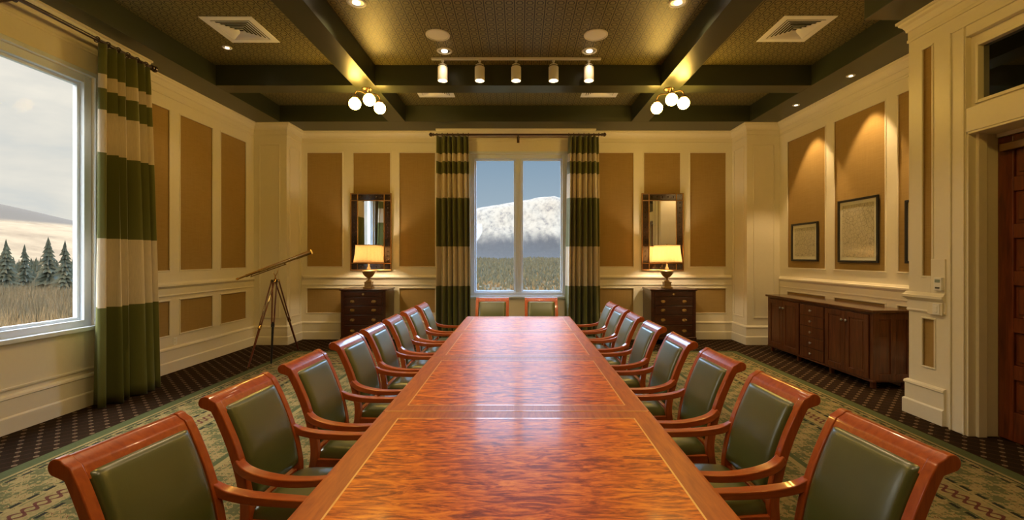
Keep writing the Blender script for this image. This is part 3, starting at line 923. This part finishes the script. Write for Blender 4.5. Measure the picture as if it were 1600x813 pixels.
downlight((-3.94, 5.99, ZC), .06, 18, 100, 'small recessed downlight behind the left air vent', 'small downlights')
for x_, y_, l_ in ((4.60, 6.18, 'small soffit downlight above the larger framed map'), (4.58, 7.37, 'small soffit downlight above the smaller framed map'), (4.60, 5.0, 'small soffit downlight hidden behind the door pier')):
    downlight((x_, y_, ZT), .055, SOFFIT_W, 66, l_, 'small downlights')
# speakers
for x_, l_ in ((-1.04, 'round white ceiling speaker, left of centre'), (.967, 'round white ceiling speaker, right of centre')):
    t = thing('ceiling_speaker', l_, 'speaker', (x_, 5.65, ZC), 0, 'ceiling speakers')
    bm = BM(); lathe(bm, [(.152, -.001), (.152, -.010), (.135, -.013), (.133, -.008)], 40, cap=False); obj('rim', bm, 'white_metal', t)
    bm = BM(); lathe(bm, [(.134, -.006), (.07, -.011), (.01, -.012)], 40); obj('grille', bm, 'vent_white', t)
# square four-way diffusers
def vent(x_, y_, l_):
    t = thing('air_vent', l_, 'vent', (x_, y_, ZC), 0, 'square ceiling air diffusers')
    s0 = .313
    bm = BM(); W = None
    def ringbox(bm, a, b, z0, z1):
        box(bm, -a, a, -a, -b, z0, z1); box(bm, -a, a, b, a, z0, z1); box(bm, -a, -b, -b, b, z0, z1); box(bm, b, a, -b, b, z0, z1)
    ringbox(bm, s0, .235, -.010, -.001); obj('frame', bm, 'vent_white', t, bevel=.003, smooth=False)
    bm = BM(); box(bm, -.236, .236, -.236, .236, -.002, -.0005); obj('duct', bm, 'vent_dark', t, smooth=False)
    for k_ in range(6):
        a = .225-.034*k_; bm = BM(); lo = -.012-.003*k_
        for ang in range(4):
            R_ = Matrix.Rotation(ang*PI/2, 3, 'Z')
            pts = [R_ @ Vector(p) for p in ((a, -a, lo), (a, a, lo), (a-.026, a-.026, -.004), (a-.026, -a+.026, -.004))]
            v_ = [bm.verts.new(p) for p in pts]+[bm.verts.new(p+Vector((0, 0, .0025))) for p in pts]
            for f in ((0, 1, 2, 3), (7, 6, 5, 4), (0, 4, 5, 1), (1, 5, 6, 2), (2, 6, 7, 3), (3, 7, 4, 0)): bm.faces.new([v_[i] for i in f])
        obj('louver', bm, 'vent_white', t, smooth=False)
vent(-3.46, 5.53, 'square white air diffuser in the left ceiling coffer')
vent(3.41, 5.51, 'square white air diffuser in the right ceiling coffer')
vent(-1.45, 7.53, 'square air diffuser behind the cross beam, left of centre')
vent(1.38, 7.53, 'square air diffuser behind the cross beam, right of centre')
# track
t = thing('track_light', 'white track with five cylindrical spotlights in front of the cross beam', 'track light', (-.05, 6.30, ZC))
bm = BM(); box(bm, -1.20, 1.20, -.018, .018, -.032, -.001); obj('track_rail', bm, 'white_metal', t, bevel=.003)
for xx in (-1.04, -.516, 0, .53, 1.03):
    bm = BM(); lathe(bm, [(.02, -.0325), (.02, -.062), (.010, -.064), (.010, -.10), (.05, -.101), (.058, -.108), (.058, -.120)], 24, xx, 0)
    h_ = obj('lamp_head', bm, 'white_metal', t)
    bm = BM(); lathe(bm, [(.060, -.1205), (.060, -.135)], 24, xx, 0); obj('black_band', bm, 'black_paint', h_)
    bm = BM(); lathe(bm, [(.066, -.1355), (.070, -.140), (.070, -.330), (.064, -.330), (.060, -.290)], 28, xx, 0, cap=False)
    v_ = [f for f in bm.faces]; lathe(bm, [(.066, -.1355), (.0001, -.1356)], 28, xx, 0, cap=False)
    obj('barrel', bm, 'white_metal', h_)
    bm = BM(); lathe(bm, [(.060, -.300), (.060, -.292)], 24, xx, 0); obj('lamp_lens', bm, 'bulb_glow', h_)
    spot(t, (xx, 0, -.335), TRACK_W, 70, .7, col=(1, .8, .55), rad=.05)
# globe clusters
def globes(x_, offs, l_):
    t = thing('globe_chandelier', l_, 'ceiling light', (x_, 6.67, ZT), 0, 'globe light clusters')
    bm = BM(); lathe(bm, [(.075, -.001), (.075, -.012), (.055, -.028), (.018, -.034), (.015, -.07), (.028, -.085), (.012, -.10)], 24)
    obj('canopy', bm, 'bronze', t)
    for (ox, oy) in offs:
        d_ = Vector((ox, oy, 0)); p0 = Vector((0, 0, -.085))
        bm = BM()
        tube(bm, spline([p0, p0+d_*.35+Vector((0, 0, .035)), p0+d_*.8+Vector((0, 0, .045)), p0+d_+Vector((0, 0, .0)), p0+d_+Vector((0, 0, -.045))], 6), .008, 8)
        arm = obj('arm', bm, 'bronze', t)
        bm = BM(); lathe(bm, [(.012, -.118), (.045, -.132), (.048, -.152)], 20, ox, oy); obj('fitter_cap', bm, 'bronze', arm)
        bm = BM(); ball(bm, (ox, oy, -.235), .086, 28, 18); obj('globe', bm, 'globe_glow', arm)
    return t
g1 = globes(-2.29, [(-.17, -.03), (.10, -.19), (.14, .17)], 'three-globe light under the left beam crossing')
g2 = globes(2.24, [(.20, -.05), (-.03, -.20), (-.13, .17)], 'three-globe light under the right beam crossing')
g3 = dup(g1, (-2.29, 2.35, ZT), 0, 'three-globe light under the near left beam crossing')
g4 = dup(g2, (2.24, 2.35, ZT), 0, 'three-globe light under the near right beam crossing')

# ------------------------------------------------------------------ chests of drawers, lamps, mirrors on the back wall
def chest(cx, label):
    # local: x centre, front at y=-.6, back y=0 ; height 1.05
    t = thing('chest_of_drawers', label, 'chest of drawers', (cx, 8.915, 0), 0, 'mahogany chests below the mirrors')
    w_, d_, H = .42, .555, 1.05
    bm = BM(); box(bm, -w_, w_, -d_, 0, .12, H-.03); obj('carcass', bm, 'mahogany', t, bevel=.004)
    bm = BM(); box(bm, -w_-.025, w_+.025, -d_-.03, .0, H-.03, H); obj('top', bm, 'mahogany', t, bevel=.010)
    bm = BM()
    for s_ in (-1, 1): box(bm, s_*w_, s_*(w_-.055), -d_-.008, -d_, .12, H-.03)
    obj('corner_stile', bm, 'mahogany', t, bevel=.004)
    bm = BM()
    box(bm, -w_-.012, w_+.012, -d_-.016, -.001, .10, .145)
    obj('base_moulding', bm, 'mahogany', t, bevel=.008)
    for sx in (-1, 1):
        for yy in (-d_+.03, -.05):
            bm = BM(); lathe(bm, [(.022, 0), (.026, .03), (.034, .085), (.030, .10)], 14, sx*(w_-.05), yy); obj('foot', bm, 'mahogany', t)
    rows_ = [(.905, 1.00), (.745, .890), (.575, .730), (.380, .560), (.165, .365)]
    for k_, (z0, z1) in enumerate(rows_):
        bm = BM(); box(bm, -w_+.065, w_-.065, -d_-.014, -d_+.01, z0, z1); dr = obj('drawer', bm, 'mahogany', t, bevel=.006)
        zc = (z0+z1)/2
        if k_ == 0:
            bm = BM(); tube(bm, [(0, -d_-.014, zc), (0, -d_-.019, zc)], [.024, .020], 20); obj('keyhole_plate', bm, 'brass', dr)
        else:
            for hx in (-.20, .20):
                bm = BM()
                R_ = []
                for j in range(18):
                    a = 2*PI*j/18; R_.append((hx+.045*math.cos(a), -d_-.016, zc+.028*math.sin(a)))
                vs = [bm.verts.new(p) for p in R_]; vb = [bm.verts.new((p[0], -d_-.0125, p[2])) for p in R_]
                bm.faces.new(vs); bm.faces.new(vb[::-1])
                for j in range(18): bm.faces.new((vs[j], vs[(j+1) % 18], vb[(j+1) % 18], vb[j]))
                tube(bm, spline([(hx-.035, -d_-.016, zc+.005), (hx-.033, -d_-.036, zc-.008), (hx, -d_-.040, zc-.018), (hx+.033, -d_-.036, zc-.008), (hx+.035, -d_-.016, zc+.005)], 4), .0045, 6)
                obj('drawer_pull', bm, 'brass', dr)
    return t
chest(-2.94, 'dark mahogany chest of drawers under the left mirror')
chest(2.89, 'dark mahogany chest of drawers under the right mirror')
def lamp(x_, y_, label):
    t = thing('table_lamp', label, 'lamp', (x_, y_, 1.05), 0, 'table lamps on the chests')
    bm = BM(); box(bm, -.085, .085, -.085, .085, 0, .035); box(bm, -.065, .065, -.065, .065, .035, .115); box(bm, -.075, .075, -.075, .075, .115, .13)
    obj('plinth', bm, 'urn', t, bevel=.006)
    bm = BM(); lathe(bm, [(.055, .13), (.05, .145), (.022, .165), (.018, .19), (.03, .205), (.075, .235), (.105, .275), (.120, .315), (.128, .335), (.112, .345), (.04, .355), (.03, .40), (.018, .42), (.018, .47)], 28)
    obj('urn_body', bm, 'urn', t)
    bm = BM(); n_ = 96
    ribs = lambda a: 1+.010*math.cos(24*a)
    lathe(bm, [(.275, .50), (.268, .56), (.252, .66), (.242, .76), (.238, .825)], n_, cap=False, fr=ribs)
    sh = obj('lamp_shade', bm, 'lampshade', t, angle=80)
    sd = sh.modifiers.new('thickness', 'SOLIDIFY'); sd.thickness = .002
    bm = BM(); tube(bm, [(.276*math.cos(2*PI*j/40), .276*math.sin(2*PI*j/40), .498) for j in range(40)], .006, 6, True)
    tube(bm, [(.239*math.cos(2*PI*j/40), .239*math.sin(2*PI*j/40), .827) for j in range(40)], .006, 6, True)
    obj('shade_piping', bm, 'antique_gold', sh)
    bm = BM(); tube(bm, [(0, 0, .47), (0, 0, .56)], .012); tube(bm, [(-.24, 0, .80), (.24, 0, .80)], .003, 6); tube(bm, [(0, 0, .80), (0, .04, .70), (0, .04, .60), (0, 0, .50)], .003, 6); ball(bm, (0, 0, .835), .014)
    obj('harp', bm, 'brass', t)
    bm = BM(); ball(bm, (0, 0, .635), .035, 16, 10, 1.3); obj('bulb', bm, 'bulb_glow', t)
    for yy in (-.08, .08):
        l = bpy.data.lights.new('bulb_light', 'POINT'); l.energy = LAMP_W; l.color = (1, .78, .50); l.shadow_soft_size = .03
        o = bpy.data.objects.new('bulb_light', l); C.objects.link(o); o.parent = t; o.location = (0, yy, .655)
    return t
lamp(-2.89, 8.52, 'pleated shade table lamp on the left chest')
lamp(2.82, 8.52, 'pleated shade table lamp on the right chest')
def mirror(x0, x1, label):
    z0, z1 = 1.38, 2.93; cx = (x0+x1)/2; w_ = (x1-x0)/2; H = z1-z0
    t = thing('wall_mirror', label, 'mirror', (cx, YB-.034, z0), 0, 'tortoiseshell and gilt mirrors')
    fw = .145
    bm = BM(); box(bm, -w_, w_, -.022, 0, 0, H); obj('back_board', bm, 'tortoise', t, bevel=.003)
    bm = BM(); box(bm, -w_+fw, w_-fw, -.026, -.0222, fw, H-fw); obj('mirror_glass', bm, 'mirror_glass', t, smooth=False)
    bm = BM()
    for a in (-w_+.008, w_-.008):
        tube(bm, [(a, -.026, 0), (a, -.026, H)], .013, 8)
    for a in (.010, H-.010): tube(bm, [(-w_, -.026, a), (w_, -.026, a)], .013, 8)
    obj('outer_gilt_rod', bm, 'antique_gold', t)
    bm = BM()
    for a in (-w_+fw, w_-fw): tube(bm, [(a, -.028, 0), (a, -.028, H)], .011, 8)
    for a in (fw, H-fw): tube(bm, [(-w_, -.028, a), (w_, -.028, a)], .011, 8)
    obj('inner_gilt_rod', bm, 'antique_gold', t)
    sp_ = [(s_*(w_-fw/2), fw+(H-2*fw)*(a+.5)/13) for a in range(13) for s_ in (-1, 1)]+[(-(w_-fw)+2*(w_-fw)*(a+.5)/5, zz) for a in range(5) for zz in (fw/2, H-fw/2)]
    for xx, zz in sp_:
        bm = BM(); ball(bm, (xx, -.024, zz), .013, 8, 6); obj('stud', bm, 'tortoise', t)
mirror(-3.392, -2.57, 'tall dark framed mirror on the back wall above the left chest')
mirror(2.446, 3.283, 'tall dark framed mirror on the back wall above the right chest')

# ------------------------------------------------------------------ credenza
def credenza():
    t = thing('credenza', 'long low cherry credenza against the right wall', 'cabinet', (4.39, 5.53, 0))
    Lc, Dp, H = 2.34, .50, .99          # local: y 0..Lc, x 0..Dp (front x=0)
    bm = BM(); box(bm, .02, Dp, .02, Lc-.02, .085, H-.035); obj('carcass', bm, 'cherry', t, bevel=.004)
    bm = BM(); box(bm, -.03, Dp+.002, -.03, Lc+.03, H-.035, H); obj('worktop', bm, 'cherry_top', t, bevel=.008)
    bm = BM(); box(bm, .002, .02, .0, .05, .085, H-.035); box(bm, .002, .02, Lc-.05, Lc, .085, H-.035); box(bm, .002, .02, .05, Lc-.05, H-.06, H-.035); box(bm, .002, .02, .05, Lc-.05, .085, .115)
    for yy in (.865, 1.43): box(bm, .002, .02, yy-.012, yy+.012, .115, H-.06)
    obj('face_frame', bm, 'cherry', t, bevel=.003)
    bm = BM(); box(bm, -.004, .03, -.004, Lc+.004, .085, .11); obj('base_moulding', bm, 'cherry', t, bevel=.006)
    for yy in (.04, .78, 1.52, Lc-.08):
        for xx in (.03, Dp-.08):
            bm = BM(); box(bm, xx, xx+.05, yy, yy+.05, 0, .085); obj('foot', bm, 'cherry', t, bevel=.008)
    def knob(par, yy, zz):
        bm = BM(); tube(bm, [(-.016, yy, zz), (-.028, yy, zz), (-.034, yy, zz), (-.044, yy, zz), (-.050, yy, zz)], [.007, .007, .017, .018, .010], 16)
        obj('knob', bm, 'steel', par)
    def dr(y0, y1, z0, z1, kn, panel=True, cat='door'):
        bm = BM(); Wd = Wall((.0, 0, 0), (0, 1, 0), (-1, 0, 0))
        if panel:
            Wd.cells(bm, y0, y1, z0, z1, [(y0+.07, y1-.07, z0+.07, z1-.07)], -.002, .018)
            Wd.box(bm, y0+.06, y1-.06, z0+.06, z1-.06, -.002, .006); Wd.box(bm, y0+.095, y1-.095, z0+.095, z1-.095, .006, .012)
        else: Wd.box(bm, y0, y1, z0, z1, -.002, .016)
        o = obj(cat, bm, 'cherry', t, bevel=.004, smooth=False); knob(o, *kn)
    z0, z1 = .12, H-.065
    dr(.055, .450, z0, z1, (.415, z1-.12)); dr(.456, .848, z0, z1, (.492, z1-.12))
    n_ = 5; hh = (z1-z0)/n_
    for k_ in range(n_): dr(.882, 1.412, z0+hh*k_+.003, z0+hh*(k_+1)-.003, (1.147, z0+hh*(k_+.5)), False, 'drawer')
    dr(1.447, 1.866, z0, z1, (1.832, z1-.12)); dr(1.872, Lc-.055, z0, z1, (1.908, z1-.12))
    # end panels
    bm = BM(); We = Wall((0, .02, 0), (1, 0, 0), (0, -1, 0))
    We.cells(bm, .02, Dp, .11, H-.035, [(.08, Dp/2-.02, .19, H-.12), (Dp/2+.04, Dp-.06, .19, H-.12)], 0, .016)
    obj('end_panel', bm, 'cherry', t, bevel=.003, smooth=False)
credenza()

# ------------------------------------------------------------------ framed maps
def framed(y0, y1, z0, z1, label, fw=.032, mw=.05):
    t = thing('framed_map', label, 'picture', (XR-.012, (y0+y1)/2, z0), 0, 'framed maps on the right wall')
    h_, H = (y1-y0)/2, z1-z0
    W = Wall((0, 0, 0), (0, 1, 0), (-1, 0, 0))
    bm = BM(); W.cells(bm, -h_, h_, 0, H, [(-h_+fw, h_-fw, fw, H-fw)], .004, .032); obj('frame', bm, 'black_paint', t, bevel=.005)
    bm = BM(); W.box(bm, -h_+fw*.5, h_-fw*.5, fw*.5, H-fw*.5, .004, .012); obj('mat_board', bm, 'mat_board', t, smooth=False)
    bm = BM(); W.box(bm, -h_+fw+mw, h_-fw-mw, fw+mw, H-fw-mw, .0121, .014); obj('map_sheet', bm, 'map_print', t, smooth=False)
    bm = BM(); W.box(bm, -h_+fw-.002, h_-fw+.002, fw-.002, H-fw+.002, .020, .022); obj('glass_pane', bm, 'pane_glass', t, smooth=False)
framed(7.29, 8.0, 1.58, 2.24, 'small black framed map on the right wall, nearest the corner')
framed(6.06, 6.83, 1.57, 2.505, 'large black framed map above the middle of the credenza')
framed(4.93, 5.64, 1.57, 2.37, 'black framed map half hidden by the door pier')

# ------------------------------------------------------------------ telescope
t = thing('telescope', 'brass telescope on a dark wooden tripod in the left corner', 'telescope', (-3.9, 7.1, 0))
ap = Vector((0, 0, 1.27))
feet = [Vector((-.10, -.56, 0)), Vector((.10, -.30, 0)), Vector((-.03, .80, 0))]
bm = BM(); lathe(bm, [(.04, 1.255), (.05, 1.262), (.05, 1.285), (.03, 1.295), (.014, 1.305), (.014, 1.37)], 20); tube(bm, [(-.012, 0, 1.36), (-.03, 0, 1.40), (-.02, 0, 1.43)], .007); tube(bm, [(.012, 0, 1.36), (.03, 0, 1.40), (.035, 0, 1.445)], .007)
obj('mount', bm, 'brass', t)
for k_, f in enumerate(feet):
    z0 = .0135 if (-3.9+f.x) > RUG[0] and 7.1+f.y < RUG[3] else .001
    f = Vector((f.x, f.y, z0))
    d_ = (f-ap).normalized(); sd = d_.cross(Vector((0, 0, 1))).normalized()
    hip = ap+Vector((d_.x, d_.y, 0)).normalized()*.05
    midp = hip.lerp(f, .55)
    bm = BM()
    for s_ in (-1, 1): tube(bm, [hip+sd*s_*.030, midp+sd*s_*.014], .011, 8)
    lg = obj('tripod_leg', bm, 'tripod_wood', t)
    bm = BM(); tube(bm, [midp-d_*.06, f-d_*.03], [.018, .013], 10); obj('lower_leg', bm, 'tripod_wood' if k_ != 1 else 'black_metal', lg)
    bm = BM(); tube(bm, [midp-d_*.035, midp+d_*.015], .026, 12); tube(bm, [f-d_*.03, f], [.014, .005], 10)
    for s_ in (-1, 1): tube(bm, [hip+sd*s_*.030-d_*.02, hip+sd*s_*.030+d_*.015], .016, 10)
    obj('leg_fitting', bm, 'brass' if k_ != 1 else 'black_metal', lg)
e0 = Vector((-.595, -.05, 1.295)); e1 = Vector((.555, .05, 1.735)); ax = (e1-e0).normalized()
Lt = (e1-e0).length
bm = BM()
def tp(s_): return e0+ax*s_
prof = [(0, .012), (.01, .019), (.03, .019), (.032, .014), (.16, .014), (.162, .021), (.18, .021), (.182, .019), (.36, .019), (.362, .026), (.38, .026), (.382, .025), (Lt-.26, .028), (Lt-.258, .033), (Lt-.01, .036), (Lt, .040)]
tube(bm, [tp(a) for a, _ in prof], [r for _, r in prof], 18); obj('optical_tube', bm, 'brass', t)
up = ax.cross(Vector((0, 1, 0))).normalized()
if up.z > 0: up = -up
bm = BM(); tube(bm, [tp(.22)+up*.038, tp(.80)+up*.044], .008, 8)
for a in (.24, .50, .78): tube(bm, [tp(a), tp(a)+up*.044], .007, 6)
obj('guide_rod', bm, 'bronze', t)

# ------------------------------------------------------------------ wall outlet low on the left wall, small socket on back
t = thing('wall_outlet', 'small cream socket plate low on the left wall beside the curtain', 'outlet', (XL+.022, 6.46, .43))
bm = BM(); box(bm, 0, .006, -.035, .035, -.055, .055); obj('plate', bm, 'plastic', t, bevel=.002)
bm = BM(); box(bm, .006, .008, -.015, .015, .010, .035); box(bm, .006, .008, -.015, .015, -.035, -.010); obj('socket', bm, 'mat_board', t)

# ------------------------------------------------------------------ landscape
GZ = -8.0
bm = BM()
def hgt(x_, y_): return GZ+noise.noise(Vector((x_*.02, y_*.02, 0)))*1.2
gx = [-900+i*30 for i in range(61)]; gy = [12+i*16 for i in range(45)]
V_ = [[bm.verts.new((a, b, hgt(a, b))) for a in gx] for b in gy]
for i in range(len(gy)-1):
    for j in range(len(gx)-1): bm.faces.new((V_[i][j], V_[i][j+1], V_[i+1][j+1], V_[i+1][j]))
V2 = [bm.verts.new(p) for p in ((-900, -300, GZ), (-8, -300, GZ), (-8, 12, GZ), (-900, 12, GZ))]; bm.faces.new(V2)
struct(obj('ground', bm, 'wild_ground'))
bm = BM()
def mtn(x_, y_):
    # skyline read as bearing: rises from left to a broad summit right of centre
    b_ = x_/y_*1000
    sky = 112+37*math.exp(-((b_-85)/95)**2)+14*math.exp(-((b_+70)/90)**2)-.0002*(b_-60)**2+3*math.exp(-((b_-78)/9)**2)
    f = min(1, max(0, (y_-640)/420)); f = f*f*(3-2*f)
    rid = 1-abs(noise.noise(Vector((x_*.011, y_*.004, 3))))*1.0
    n_ = noise.fractal(Vector((x_*.012, y_*.008, 1)), 1.0, 2.0, 5)
    return GZ+(sky+8)*(y_/1060 if y_ < 1060 else 1)*f*(.84+.16*rid) + n_*9*f*(1 if y_ < 1000 else .25) 
xs = [-900+i*10 for i in range(181)]; yy_ = [600+i*12 for i in range(45)]
V_ = [[bm.verts.new((a, b, mtn(a, b))) for a in xs] for b in yy_]
for i in range(len(yy_)-1):
    for j in range(len(xs)-1): bm.faces.new((V_[i][j], V_[i][j+1], V_[i+1][j+1], V_[i+1][j]))
struct(obj('mountain', bm, 'snow_mountain', angle=180))
bm = BM()
def hil(x_, y_):
    f = min(1, max(0, (-x_-230)/200)); f = f*f*(3-2*f)
    f2 = min(1, max(0, (-x_-520)/160)); f2 = f2*f2*(3-2*f2)
    return GZ-1+f*(39+8*noise.noise(Vector((x_*.006, y_*.006, 9))))+f2*(34+22*noise.noise(Vector((x_*.004, y_*.005, 4))))
xs = [-900+i*14 for i in range(50)]; yy_ = [60+i*16 for i in range(52)]
V_ = [[bm.verts.new((a, b, hil(a, b))) for a in xs] for b in yy_]
for i in range(len(yy_)-1):
    for j in range(len(xs)-1): bm.faces.new((V_[i][j], V_[i][j+1], V_[i+1][j+1], V_[i+1][j]))
struct(obj('hills', bm, 'tan_hills', angle=180))

def conifer_bm(bm, x_, y_, z0, H, R, tiers, n=9, rnd=random):
    for k_ in range(tiers):
        f = k_/tiers; zb = z0+H*(.08+.86*f); zt = min(z0+H, zb+H*1.7/tiers)
        r = R*(1-f)**.85+.08
        top = bm.verts.new((x_, y_, zt)); ring = []
        off = rnd.uniform(0, 6)
        for j in range(n*2):
            a = off+PI*j/n; rr = r*((1.12 if j % 2 else .55)*rnd.uniform(.55, 1.25))
            ring.append(bm.verts.new((x_+rr*math.cos(a), y_+rr*math.sin(a), zb-rr*.18*(j % 2))))
        for j in range(n*2): bm.faces.new((top, ring[j], ring[(j+1) % (n*2)]))
        bm.faces.new(ring[::-1])
rn = random.Random(21)
# named conifers seen through the left window: (pixel-like bearing x/y, distance y, top height)
for k_, (br, yy, tz, R, l_) in enumerate(((-1.155, 92, 5.6, 2.2, 'tall dark spruce seen through the left window, at its left edge'), (-1.113, 96, 4.6, 1.9, 'shorter spruce through the left window, second from left'),
                              (-1.060, 90, 5.9, 2.4, 'tallest bushy spruce in the middle of the left window view'), (-1.022, 88, 5.2, 2.0, 'spruce near the right edge of the left window view'))):
    t = thing('spruce_tree', l_, 'tree', (br*yy, yy, GZ-.8), 0, 'spruces beyond the left window')
    bm = BM(); conifer_bm(bm, 0, 0, 0, tz-GZ+.8, R*1.2, 16, 9, rn); obj('foliage', bm, 'conifer', t, smooth=False)
    bm = BM(); tube(bm, [(0, 0, 0), (0, 0, 10)], [.3, .12], 8); obj('trunk', bm, 'bark', t)
bm = BM()
for k_ in range(260):
    yy = rn.uniform(95, 200); br = rn.uniform(-1.45, -.92)
    conifer_bm(bm, br*yy, yy, GZ-1, rn.uniform(6, 11), rn.uniform(1.4, 2.6), 7, 6, rn)
tag(obj('woodland', bm, 'conifer', smooth=False), 'dark mass of evergreens beyond the brush in the left window', 'trees', kind='stuff')
bm = BM()
for k_ in range(6500):
    yy = 100+560*rn.random()**.75; br = rn.uniform(-.17, .16)
    H = yy*rn.uniform(.007, .017)
    conifer_bm(bm, br*yy, yy, hgt(br*yy, yy)-.3, H, H*rn.uniform(.22, .5), 2, 4, rn)
tag(obj('forest', bm, 'conifer_far', smooth=False), 'wide green forest on the valley floor below the mountain', 'trees', kind='stuff')
def brush(name, mat, cnt, rng, brr, hr, label, sd):
    r2 = random.Random(sd); bm = BM()
    for k_ in range(cnt):
        yy = rng[0]+(rng[1]-rng[0])*r2.random()**.8; xx = r2.uniform(*brr)*yy; H = r2.uniform(*hr)
        for j in range(11):
            a = r2.uniform(0, 2*PI); lean = r2.uniform(.1, .55)*H*.6; w_ = .02+.035*r2.random()
            tx, ty = xx+lean*math.cos(a), yy+lean*math.sin(a); sx_, sy_ = -math.sin(a)*w_*2.2, math.cos(a)*w_*2.2
            zb = hgt(xx, yy)-.3; hh = H*r2.uniform(.6, 1)
            v_ = [bm.verts.new(p) for p in ((xx-sx_, yy-sy_, zb), (xx+sx_, yy+sy_, zb), (tx, ty, zb+hh), (xx+w_, yy, zb+.1))]
            bm.faces.new((v_[0], v_[1], v_[2])); bm.faces.new((v_[1], v_[3], v_[2])); bm.faces.new((v_[3], v_[0], v_[2]))
    tag(obj(name, bm, mat, smooth=False), label, 'brush', kind='stuff')
brush('brush', 'bare_brush', 5200, (36, 110), (-1.35, -.90), (1.6, 4.6), 'tan leafless brush covering the slope outside the left window', 2)
brush('undergrowth', 'bare_brush_dark', 4200, (48, 104), (-1.35, -.90), (1.8, 5.6), 'darker scrub among the tan brush outside the left window', 4)
brush('valley_scrub', 'bare_brush', 2600, (100, 330), (-.17, .16), (.9, 2.0), 'tan scrub between the evergreens below the mountain', 6)
